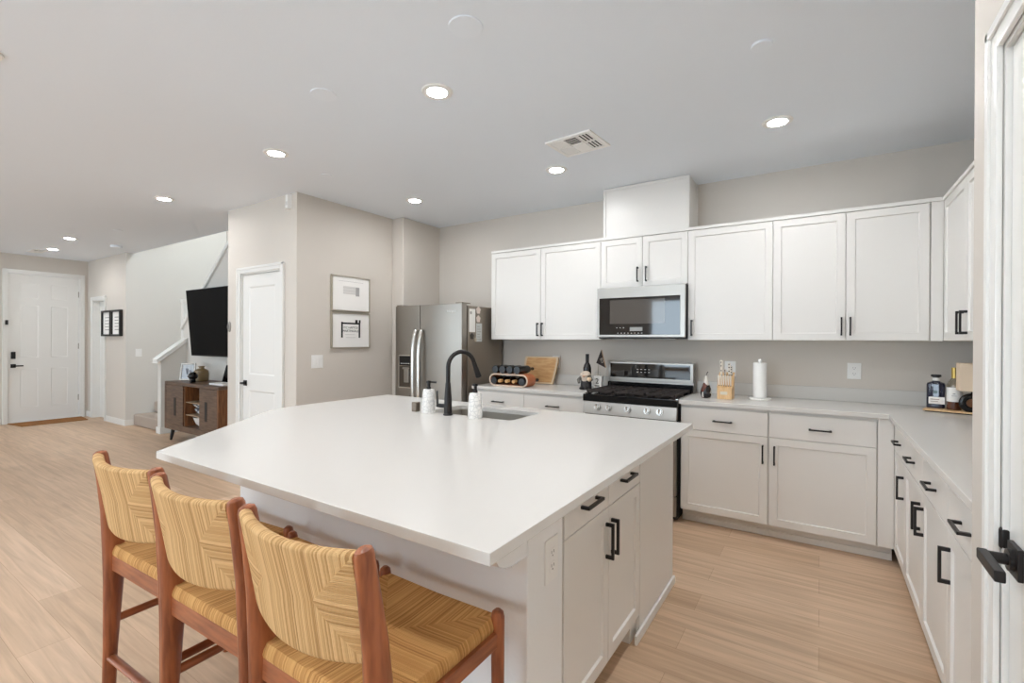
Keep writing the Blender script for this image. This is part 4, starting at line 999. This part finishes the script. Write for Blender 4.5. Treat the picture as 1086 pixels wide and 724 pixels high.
MB().lathe([(0.018, 0.184), (0.018, 0.2), (0.0265, 0.202), (0.0265, 0.212), (0.024, 0.216), (0, 0.216)], at=(0.636, 4.115, tz), n=22).build('stopper', M_blackrubber, t)
MB().lathe([(0.0185, 0.176), (0.0185, 0.196), (0, 0.196)], at=(0.636, 4.115, tz), n=22).build('neck_band', M_white, t)
gl = Fr(gb(0, -0.0395, 0), gb.u, (0, 0, 1), -gb.v)
lb = BX(-0.033, 0.046, 0.028, 0.073, 0, 0.0012, 0, fr=gl).build('label', M_paper, t)
MB().box(-0.024, 0.02, 0.055, 0.060, 0.0012, 0.0016, fr=gl).box(-0.024, 0.014, 0.042, 0.0455, 0.0012, 0.0016, fr=gl).build('print', mat('label_print', srgb(150, 130, 128), 0.7), lb)
mb = MB(); mb.lathe([(0.011, 0), (0.011, 0.0015), (0, 0.0015)], at=gl(0, 0.105, 0), rot=Matrix((gl.u, gl.v, gl.n)).transposed(), n=16); mb.build('emblem', mat('emblem', srgb(110, 128, 130), 0.4), t)
M_clear = mat('clear_liquor', srgb(172, 160, 140), 0.05, trans=0.6); M_amber = mat('amber_liquor', srgb(84, 44, 26), 0.06, coat=0.4)
wx, wy = 0.715, 4.055
t = thing('whisky_bottle', 'round whisky bottle with white label and gold neck on the tray', 'bottle', (wx, wy, tz))
MB().lathe([(0, 0), (0.034, 0), (0.037, 0.006), (0.037, 0.055), (0, 0.056)], at=(wx, wy, tz)).build('whisky', M_amber, t)
MB().lathe([(0.037, 0.056), (0.037, 0.15), (0.034, 0.165), (0.026, 0.182), (0.015, 0.20), (0.013, 0.215), (0, 0.216)], at=(wx, wy, tz)).build('glass', M_clear, t)
MB().lathe([(0.0155, 0.198), (0.0155, 0.262), (0.014, 0.268), (0, 0.268)], at=(wx, wy, tz), n=20).build('capsule', mat('gold_foil', srgb(196, 166, 92), 0.3, metal=0.7), t)
MB().lathe([(0.0376, 0.052), (0.0376, 0.142)], at=(wx, wy, tz), caps=False).build('label', M_paper, t)
MB().box(-0.006, 0.006, 0.10, 0.106, 0, 0.0014, fr=Fr((wx - 0.008, wy - 0.0375, tz), (1, 0, 0), (0, 0, 1), (0, -1, 0))).box(-0.012, 0.012, 0.088, 0.091, 0, 0.0014, fr=Fr((wx - 0.008, wy - 0.0372, tz), (1, 0, 0), (0, 0, 1), (0, -1, 0))).build('print', M_grey, t)
lx, ly = 0.80, 3.99
t = thing('table_lamp', 'small lamp with cream block shade and black ring base on the tray', 'lamp', (lx, ly, tz))
ring = []
for k in range(28): a = 2 * math.pi * k / 28; ring.append((lx - 0.02 + 0.044 * math.cos(a), ly - 0.02, tz + 0.055 + 0.043 * math.sin(a)))
MB().tube(ring, 0.0125, 12, closed=True, flat=(1, 1.4)).build('ring_base', M_blackgloss, t)
MB().lathe([(0.026, 0), (0.026, 0.008), (0, 0.008)], at=(lx - 0.02, ly - 0.028, tz + 0.055), axis='Y', n=20).build('hub', mat('hub_bronze', srgb(120, 84, 60), 0.4, metal=0.5), t)
MB().cyl((lx - 0.02, ly - 0.02, tz + 0.095), (lx - 0.02, ly - 0.02, tz + 0.15), 0.006).build('stem', M_black, t)
MB().box(lx - 0.085, lx + 0.06, ly - 0.07, ly + 0.03, tz + 0.128, tz + 0.30, 0.004).build('shade', M_cream, t)

# ------------------------------------------------------------------ living area: console, TV and things on them
t = thing('media_console', 'dark wood media console with sliding doors and open middle shelves', 'media console', (-6.77, 3.06, 0))
kx0, kx1, ky0, ky1, kz0, kz1 = -7.51, -6.045, 2.84, 3.28, 0.165, 0.805
kf = Fr((0, ky0, 0), (1, 0, 0), (0, 0, 1), (0, -1, 0))
BX(kx0, kx1, ky0, ky1, kz1 - 0.04, kz1, 0.003).build('top', M_walnut, t)
BX(kx0, kx0 + 0.035, ky0, ky1, kz0, kz1 - 0.04).build('side_panel', M_walnut, t)
BX(kx1 - 0.035, kx1, ky0 + 0.001, ky1, kz0, kz1 - 0.04).build('side_panel', M_oakside, t)
BX(kx0 + 0.035, kx1 - 0.035, ky1 - 0.012, ky1, kz0, kz1 - 0.04).build('back_panel', M_walnut, t)
MB().box(kx0 + 0.035, kx1 - 0.035, ky0, ky1 - 0.012, kz0, kz0 + 0.075).build('bottom_rail', M_walnut, t)
for x in (-6.965, -6.54): BX(x - 0.012, x + 0.012, ky0 + 0.02, ky1 - 0.012, kz0 + 0.075, kz1 - 0.04).build('divider', M_oakside, t)
for z in (0.395, 0.56): BX(-6.953, -6.552, ky0 + 0.03, ky1 - 0.012, z - 0.012, z).build('shelf', mat('shelf_edge', srgb(150, 128, 104), 0.5) if 'shelf_edge' not in MATS else MATS['shelf_edge'], t)
for (x0, x1) in ((kx0 + 0.04, -6.978), (-6.528, kx1 - 0.04)):
    d = BX(x0, x1, kz0 + 0.078, kz1 - 0.045, -0.02, -0.002, 0.001, fr=kf).build('door', M_walnut, t)
    xc = (x0 + x1) / 2 + (0.02 if x0 < -7 else -0.05)
    BX(xc - 0.03, xc + 0.03, 0.36, 0.60, -0.003, 0.001, 0.001, fr=kf).build('handle', M_blackrubber, d)
for (x, sx) in ((kx0 + 0.10, -1), (kx1 - 0.10, 1)):
    for (y, sy) in ((ky0 + 0.07, -1), (ky1 - 0.07, 1)):
        MB().tube([(x, y, kz0 + 0.01), (x + sx * 0.035, y + sy * 0.02, 0.0)], [0.027, 0.014], 14).build('leg', M_blackrubber, t)
def bowl(x, y, z, r, h, m, name, label):
    o = MB().lathe([(0, 0), (r * 0.4, 0), (r * 0.75, h * 0.35), (r, h), (r * 0.96, h), (r * 0.7, h * 0.4), (r * 0.35, h * 0.1), (0, h * 0.08)], at=(x, y, z), n=26).build(name, m, None, (x, y, z)); tag(o, label, 'bowl'); return o
M_blue = mat('blue_white_glaze', srgb(120, 130, 150), 0.2); add_var(M_blue, srgb(58, 66, 92), srgb(220, 222, 224), 22, lo=0.45, hi=0.52)
bowl(-6.77, 3.0, 0.3965, 0.10, 0.075, M_blue, 'patterned_bowl', 'blue and white bowl, lower of two stacked on the middle shelf')
bowl(-6.77, 3.0, 0.4745, 0.12, 0.06, M_blue, 'patterned_bowl', 'wide blue and white bowl, upper of two on the middle shelf')
bowl(-6.75, 3.0, kz0 + 0.0757, 0.125, 0.125, M_ceramic, 'white_bowl', 'plain white bowl on the lowest console shelf')
# on the console
KT = kz1 + 0.0005
t = thing('photo_frame', 'silver photo frame standing on the media console', 'photo frame', (-7.35, 3.08, KT))
lv = Vector((0, 0.18, 1)).normalized(); fu = Vector((0.8, 0.6, 0)); fn = Vector((0.6, -0.8, 0)); lv = (Vector((0, 0, 1)) - fn * 0.18).normalized(); pf = Fr((-7.38, 3.06, KT), fu, lv, fu.cross(lv))
MB().prism([(-0.10, 0), (0.10, 0), (0.10, 0.24), (-0.10, 0.24)], 0, 0.014, fr=pf, holes=[[(-0.078, 0.022), (0.078, 0.022), (0.078, 0.218), (-0.078, 0.218)]], bev=0.002).build('frame', M_steel, t)
BX(-0.08, 0.08, 0.02, 0.22, 0.001, 0.006, fr=pf).build('photo', mat('photo_print', srgb(196, 202, 208), 0.3), t)
mb = MB(); mb.sphere(pf(-0.02, 0.12, 0.006), 0.03, (1, 0.05, 1.6)); mb.sphere(pf(0.03, 0.1, 0.006), 0.025, (1, 0.05, 1.7)); mb.build('figures', mat('photo_figures', srgb(110, 118, 132), 0.5), t)
MB().prism([(0, 0), (0.09, 0), (0.02, 0.15)], -0.02, 0.02, fr=Fr((-7.38, 3.06, KT) - Vector((0, 0, 0)) if False else Vector((-7.38, 3.06, KT)) - fn * 0.012, -fn, (0, 0, 1), fu)).build('easel_back', M_blackrubber, t)
t = thing('stoneware_jug', 'olive brown stoneware jug on the media console', 'jug', (-7.08, 3.11, KT))
MB().lathe([(0, 0), (0.075, 0), (0.087, 0.015), (0.09, 0.10), (0.083, 0.145), (0.055, 0.165), (0.034, 0.172), (0.032, 0.195), (0.04, 0.198), (0.04, 0.206), (0.02, 0.207), (0, 0.207)], at=(-7.08, 3.11, KT), n=30).build('body', mat('olive_glaze', srgb(122, 100, 66), 0.35), t)
t = thing('skull_ornament', 'small black ornament in front of the stoneware jug', 'ornament', (-6.90, 2.93, KT))
MB().sphere((-6.90, 2.93, KT + 0.09), 0.052, (0.95, 1.1, 1.0)).box(-6.93, -6.87, 2.895, 2.955, KT, KT + 0.06, 0.012).build('body', M_blackgloss, t)
MB().sphere((-6.917, 2.882, KT + 0.085), 0.012).sphere((-6.883, 2.882, KT + 0.085), 0.012).build('eye_socket', mat('socket_grey', srgb(70, 68, 66), 0.6), t)
o = BX(-6.47, -6.12, 2.93, 3.10, KT, KT + 0.022, 0.004).build('white_box', M_white, None, (-6.29, 3.0, KT)); tag(o, 'flat white box on the near end of the media console', 'box')
o = MB().prism([(0, 0), (0.012, 0), (0.09, 0.24), (0.078, 0.24)], -0.09, 0.09, fr=Fr((-6.52, 3.17, KT), Vector((0.9, 0.3, 0)).normalized(), (0, 0, 1), Vector((0.3, -0.9, 0)).normalized()), bev=0.003).build('tablet', M_blackgloss, None, (-6.5, 3.17, KT)); tag(o, 'black tablet propped at the back of the media console', 'tablet')
# television on a tilting mount
t = thing('television', 'large black wall-mounted television tilted down above the console', 'television', (-6.75, 3.2, 1.6))
tl = Vector((0, -0.082, 1)).normalized(); tf = Fr((-6.77, 3.205, 1.14), (1, 0, 0), tl, Vector((0, -tl.z, tl.y)))
BX(-0.83, 0.83, 0, 0.935, -0.04, 0, 0.005, fr=tf).build('panel', M_blackrubber, t)
BX(-0.822, 0.822, 0.016, 0.927, 0, 0.0015, 0, fr=tf).build('screen', M_tv, t)
MB().box(-0.25, 0.25, 0.25, 0.7, -0.075, -0.04, fr=tf).box(-7.0, -6.54, 3.25, TY - .001, 1.4, 1.78).build('wall_mount', M_black, t)
cb = [(-6.79, 3.27, 1.16), (-6.795, 3.29, 1.05), (-6.79, 3.30, 0.93), (-6.80, 3.305, 0.82)]
o = MB().tube(cb, 0.006, 8).build('television_cable', M_white, None, cb[-1]); tag(o, 'white cable running down from the television to the console', 'cable')

# ------------------------------------------------------------------ on the walls
# framed sketches
sf = Fr((-4.059, 0, 0), (0, 1, 0), (0, 0, 1), (1, 0, 0))
def sketch_frame(z0, z1, label):
    t = thing('framed_sketch', label, 'framed picture', sf(3.18, z0, 0), 'framed sketches')
    y0, y1 = 2.945, 3.422; w = 0.011
    MB().prism([(y0, z0), (y1, z0), (y1, z1), (y0, z1)], 0, 0.022, fr=sf, holes=[[(y0 + w, z0 + w), (y1 - w, z0 + w), (y1 - w, z1 - w), (y0 + w, z1 - w)]], bev=0.0015).build('frame', M_frame, t)
    BX(y0 + w, y1 - w, z0 + w, z1 - w, 0.001, 0.012, fr=sf).build('mat_board', M_paper, t)
    return t
t = sketch_frame(1.667, 2.028, 'upper of two pale framed sketches on the pantry wall')
mb = MB(); yc = 3.185
mb.box(yc - 0.1, yc + 0.1, 1.845, 1.925, 0.0122, 0.0126, fr=sf); mb.build('sketch', mat('pale_wash', srgb(216, 214, 210), 0.9), t)
mb = MB(); mb.box(yc + 0.055, yc + 0.1, 1.83, 1.92, 0.0126, 0.013, fr=sf)
for k in range(3): mb.box(yc - 0.1, yc + 0.1, 1.848 + 0.03 * k, 1.850 + 0.03 * k, 0.0126, 0.013, fr=sf)
mb.box(yc - 0.15, yc + 0.15, 1.972, 1.974, 0.0122, 0.0128, fr=sf)
mb.build('pencil_lines', M_grey, t)
t = sketch_frame(1.292, 1.655, 'lower framed sketch with black archway and lettering')
yc = 3.18; mb = MB()
mb.box(yc - 0.118, yc - 0.098, 1.40, 1.56, 0.0122, 0.0128, fr=sf); mb.box(yc + 0.098, yc + 0.118, 1.40, 1.56, 0.0122, 0.0128, fr=sf)
mb.box(yc - 0.118, yc + 0.118, 1.538, 1.555, 0.0122, 0.0128, fr=sf); mb.box(yc + 0.055, yc + 0.085, 1.555, 1.585, 0.0122, 0.0128, fr=sf); mb.box(yc + 0.1, yc + 0.122, 1.555, 1.585, 0.0122, 0.0128, fr=sf)
mb.build('archway', M_ink, t)
text_part('lettering', 'ITC HAPTOS', 0.032, Fr(sf(yc, 1.502, 0.0126), sf.u, sf.v, sf.n), M_ink, t, 0.0003)
text_part('lettering', 'MARTINGALE', 0.032, Fr(sf(yc, 1.468, 0.0126), sf.u, sf.v, sf.n), M_ink, t, 0.0003)
mb = MB(); mb.box(yc - 0.07, yc + 0.05, 1.43, 1.433, 0.0122, 0.0128, fr=sf); mb.box(yc - 0.06, yc + 0.06, 1.40, 1.403, 0.0122, 0.0128, fr=sf); mb.build('fine_print', M_grey, t)
# two dark frames in the hall
hf = Fr((0, EY - 0.0005, 0), (1, 0, 0), (0, 0, 1), (0, -1, 0))
for (x0, x1, lab) in ((-10.135, -9.735, 'dark framed print next to the hall doorway'), (-9.715, -9.325, 'dark framed print nearer the stairs')):
    t = thing('framed_print', lab, 'framed picture', hf((x0 + x1) / 2, 1.42, 0), 'dark framed prints in the hall')
    w = 0.03
    MB().prism([(x0, 1.42), (x1, 1.42), (x1, 1.845), (x0, 1.845)], 0, 0.045, fr=hf, holes=[[(x0 + w, 1.42 + w), (x1 - w, 1.42 + w), (x1 - w, 1.845 - w), (x0 + w, 1.845 - w)]], bev=0.002).build('frame', M_blackrubber, t)
    p = BX(x0 + w, x1 - w, 1.42 + w, 1.845 - w, 0.001, 0.02, fr=hf).build('print', M_paper, t)
    mb = MB()
    for k in range(5): mb.box(x0 + 0.11, x1 - 0.11 - 0.015 * (k % 2), 1.52 + k * 0.05, 1.535 + k * 0.05, 0.02, 0.0206, fr=hf)
    mb.build('print_lines', M_grey, p)
# small devices
o = MB().box(FX, FX + 0.03, 1.925, 1.957, 1.595, 1.67, 0.006).build('doorbell_chime', M_blackrubber, None, (FX, 1.94, 1.595)); tag(o, 'small black sensor high on the front door casing', 'sensor')
o.location.x += 0.026
pw = Fr((0, 2.584, 0), (1, 0, 0), (0, 0, 1), (0, -1, 0))
t = thing('thermostat', 'oval grey thermostat on the corner by the pantry door', 'thermostat', (-5.262, 2.58, 1.46))
MB().sphere((-5.262, 2.584, 1.512), 0.036, (0.8, 0.55, 1.6)).build('housing', mat('thermostat_grey', srgb(150, 146, 140), 0.35), t)
MB().sphere((-5.262, 2.5665, 1.512), 0.02, (0.8, 0.2, 1.5)).build('sensor_face', mat('thermostat_dark', srgb(104, 100, 96), 0.3), t)
t = thing('motion_detector', 'white alarm motion detector high on the pantry wall corner', 'motion detector', (-4.17, 2.57, 2.6))
MB().prism([(-0.03, 0), (0.03, 0), (0.022, 0.03), (-0.022, 0.03)], 2.602, 2.725, fr=Fr((-4.17, 2.584, 0), (1, 0, 0), (0, -1, 0), (0, 0, 1)), bev=0.006).build('housing', M_white, t)
BX(-4.19, -4.15, 2.552, 2.555, 2.63, 2.665, 0.001).build('sensor_window', mat('sensor_window', srgb(216, 214, 210), 0.5), t)
# front door mat
o = MB().prism([(-10.90, 1.95), (-10.42, 2.02), (-10.42, 2.82), (-10.90, 2.86)], 0.0, 0.012, bev=0.003).build('door_mat', M_mat, None, (-10.65, 2.4, 0)); tag(o, 'brown coir mat in front of the front door', 'door mat')

# stairs: carpeted steps behind the knee wall
mb = MB()
mb.box(-9.207, -8.135, 3.05, 4.455, 0, 0.175, 0.02, seg=3)
s1 = struct(mb.build('stairs_1', M_carpet)); s1['kind'] = 'structure'
struct(BX(-9.207, -8.135, 3.33, 4.455, 0.175, 0.35, 0.02, seg=3).build('stairs_2', M_carpet))
mb = MB(); n_st = 12
for k in range(n_st): mb.box(-8.10 + k * 0.22, -8.10 + (k + 1) * 0.22, TY + 0.14, 4.455, 0.35 + 0.175 * k, 0.525 + 0.175 * k, 0.012)
struct(mb.build('stairs_3', M_carpet))
struct(BX(-8.30, -8.16, 3.06, 3.10, 0.176, 0.27, 0.006).build('trim_3', M_trim))

# ------------------------------------------------------------------ ceiling fixtures
def downlight(x, y, label):
    t = thing('recessed_downlight', label, 'ceiling light', (x, y, CEIL), 'recessed downlights')
    MB().lathe([(0.052, -0.004), (0.056, -0.008), (0.082, -0.006), (0.086, 0.0), (0.052, 0.0)], at=(x, y, CEIL), n=32).build('trim_ring', M_white, t)
    MB().lathe([(0.0, -0.0045), (0.053, -0.0045), (0.053, -0.003), (0, -0.003)], at=(x, y, CEIL), n=32).build('diffuser', M_lens, t)
for (x, y, lab) in ((-1.77, 1.955, 'lit recessed ceiling light above the island, largest in view'),
                    (-3.35, 1.965, 'lit recessed ceiling light in front of the pantry corner'),
                    (-5.356, 2.015, 'lit recessed ceiling light out in front of the pantry door'),
                    (-3.33, 3.362, 'lit recessed ceiling light in front of the refrigerator'),
                    (-1.772, 3.362, 'lit recessed ceiling light left of the air vent, before the microwave'),
                    (-0.23, 3.361, 'lit recessed ceiling light on the right, before the plain wall cabinets'),
                    (-8.565, 2.12, 'lit recessed ceiling light in the hall, the nearer of two'),
                    (-9.827, 2.238, 'lit recessed ceiling light closest to the front door')):
    downlight(x, y, lab)
for (x, y, lab) in ((-0.23, 1.96, 'recessed ceiling light over the aisle right of the island'), (-1.77, 0.5, 'unseen recessed ceiling light added over the bar stools'), (-3.35, 0.5, 'unseen recessed ceiling light added over the open floor by the stools'), (-0.23, 0.5, 'unseen recessed ceiling light added by the closet door'),
                    (-5.356, -0.6, 'unseen recessed ceiling light added over the living area'), (-7.6, -0.6, 'unseen recessed ceiling light added over the living area near the hall'), (-1.77, -1.2, 'unseen recessed ceiling light added behind the stools'), (-3.35, -1.2, 'unseen recessed ceiling light added deeper in the living area'), (-0.23, -1.2, 'unseen recessed ceiling light added past the closet door')):
    downlight(x, y, lab)  # apart from the aisle one, unseen lamps added to light the room
def disc(name, x, y, r, h, label, cat, group=None, grille=True):
    t = thing(name, label, cat, (x, y, CEIL), group)
    MB().lathe([(r * 0.86, 0), (r, 0), (r, -h * 0.6), (r * 0.97, -h), (r * 0.86, -h)], at=(x, y, CEIL), n=36).build('rim', M_fix, t)
    MB().lathe([(0, 0), (r * 0.87, 0), (r * 0.87, -h * 0.75), (0, -h * 0.75)], at=(x, y, CEIL), n=36).build('grille', M_grille if grille else M_fix, t)
M_grille = mat('speaker_grille', srgb(224, 230, 237), 0.8)
M_fix = mat('fixture_white', srgb(230, 236, 243), 0.6)
disc('ceiling_speaker', -1.30, 1.617, 0.075, 0.006, 'round white ceiling speaker nearest the viewer', 'ceiling speaker', 'ceiling speakers')
disc('ceiling_speaker', -2.325, 1.638, 0.07, 0.006, 'round white ceiling speaker between two ceiling lights', 'ceiling speaker', 'ceiling speakers')
disc('ceiling_cover', -0.232, 2.453, 0.045, 0.010, 'small round white blank cover in the ceiling on the right', 'ceiling cover', None, False)
disc('sprinkler_cover', -3.449, 2.458, 0.045, 0.006, 'small white sprinkler cover near the pantry corner', 'sprinkler cover', 'sprinkler covers', False)
disc('sprinkler_cover', -7.409, 2.289, 0.05, 0.006, 'small white sprinkler cover in the hall ceiling', 'sprinkler cover', 'sprinkler covers', False)
disc('smoke_alarm', -8.663, 2.66, 0.07, 0.03, 'white smoke alarm on the ceiling by the stairs', 'smoke alarm', None, False)
# supply vent
def ceiling_vent(x, y, w, h, label, rot=0):
    t = thing('ceiling_vent', label, 'air vent', (x, y, CEIL), 'ceiling vents')
    z1 = CEIL - 0.0005
    cf = Fr((x, y, z1), (math.cos(rot), math.sin(rot), 0), (-math.sin(rot), math.cos(rot), 0), (0, 0, -1))
    a, b = w / 2, h / 2
    MB().prism([(-a, -b), (a, -b), (a, b), (-a, b)], 0, 0.008, fr=cf, holes=[[(-a + .025, -b + .025), (a - .025, -b + .025), (a - .025, b - .025), (-a + .025, b - .025)]], bev=0.002).build('frame', M_white, t)
    BX(-a + .02, a - .02, -b + .02, b - .02, 0, 0.001, fr=cf).build('duct_opening', M_ink, t)
    mb = MB(); ia, ib = a - .025, b - .025
    mb.box(-0.004, 0.004, -ib, ib, 0.001, 0.008, fr=cf) if False else None
    for x0, x1, tilt in ((-ia, -ia * 0.34, -1), (ia * 0.34, ia, 1)):
        n = 4
        for k in range(n):
            xc = x0 + (x1 - x0) * (k + 0.5) / n
            mb.prism([(xc - 0.010 * 1.0, 0.0015 if tilt > 0 else 0.008), (xc + 0.010, 0.008 if tilt > 0 else 0.0015), (xc + 0.010, 0.009 if tilt > 0 else 0.0025), (xc - 0.010, 0.0025 if tilt > 0 else 0.009)], -ib, ib, fr=Fr(cf.o, cf.u, cf.n, cf.v))
    for y0, y1, tilt in ((-ib, -0.004, -1), (0.004, ib, 1)):
        n = 5
        for k in range(n):
            yc = y0 + (y1 - y0) * (k + 0.5) / n
            mb.prism([(yc - 0.011, 0.0015 if tilt > 0 else 0.008), (yc + 0.011, 0.008 if tilt > 0 else 0.0015), (yc + 0.011, 0.009 if tilt > 0 else 0.0025), (yc - 0.011, 0.0025 if tilt > 0 else 0.009)], -ia * 0.33, ia * 0.33, fr=Fr(cf.o, cf.v, cf.n, cf.u))
    for xx in (-ia * 0.34, ia * 0.34): mb.box(xx - 0.004, xx + 0.004, -ib, ib, 0.001, 0.009, fr=cf)
    mb.box(-ia, ia, -0.006, 0.006, 0.001, 0.009, fr=cf)
    mb.build('louvre', M_white, t)
ceiling_vent(-1.413, 2.995, 0.345, 0.30, 'white square air vent in the ceiling before the duct cover', -0.08)
ceiling_vent(-10.24, 2.15, 0.36, 0.16, 'small white air vent in the ceiling by the front door')
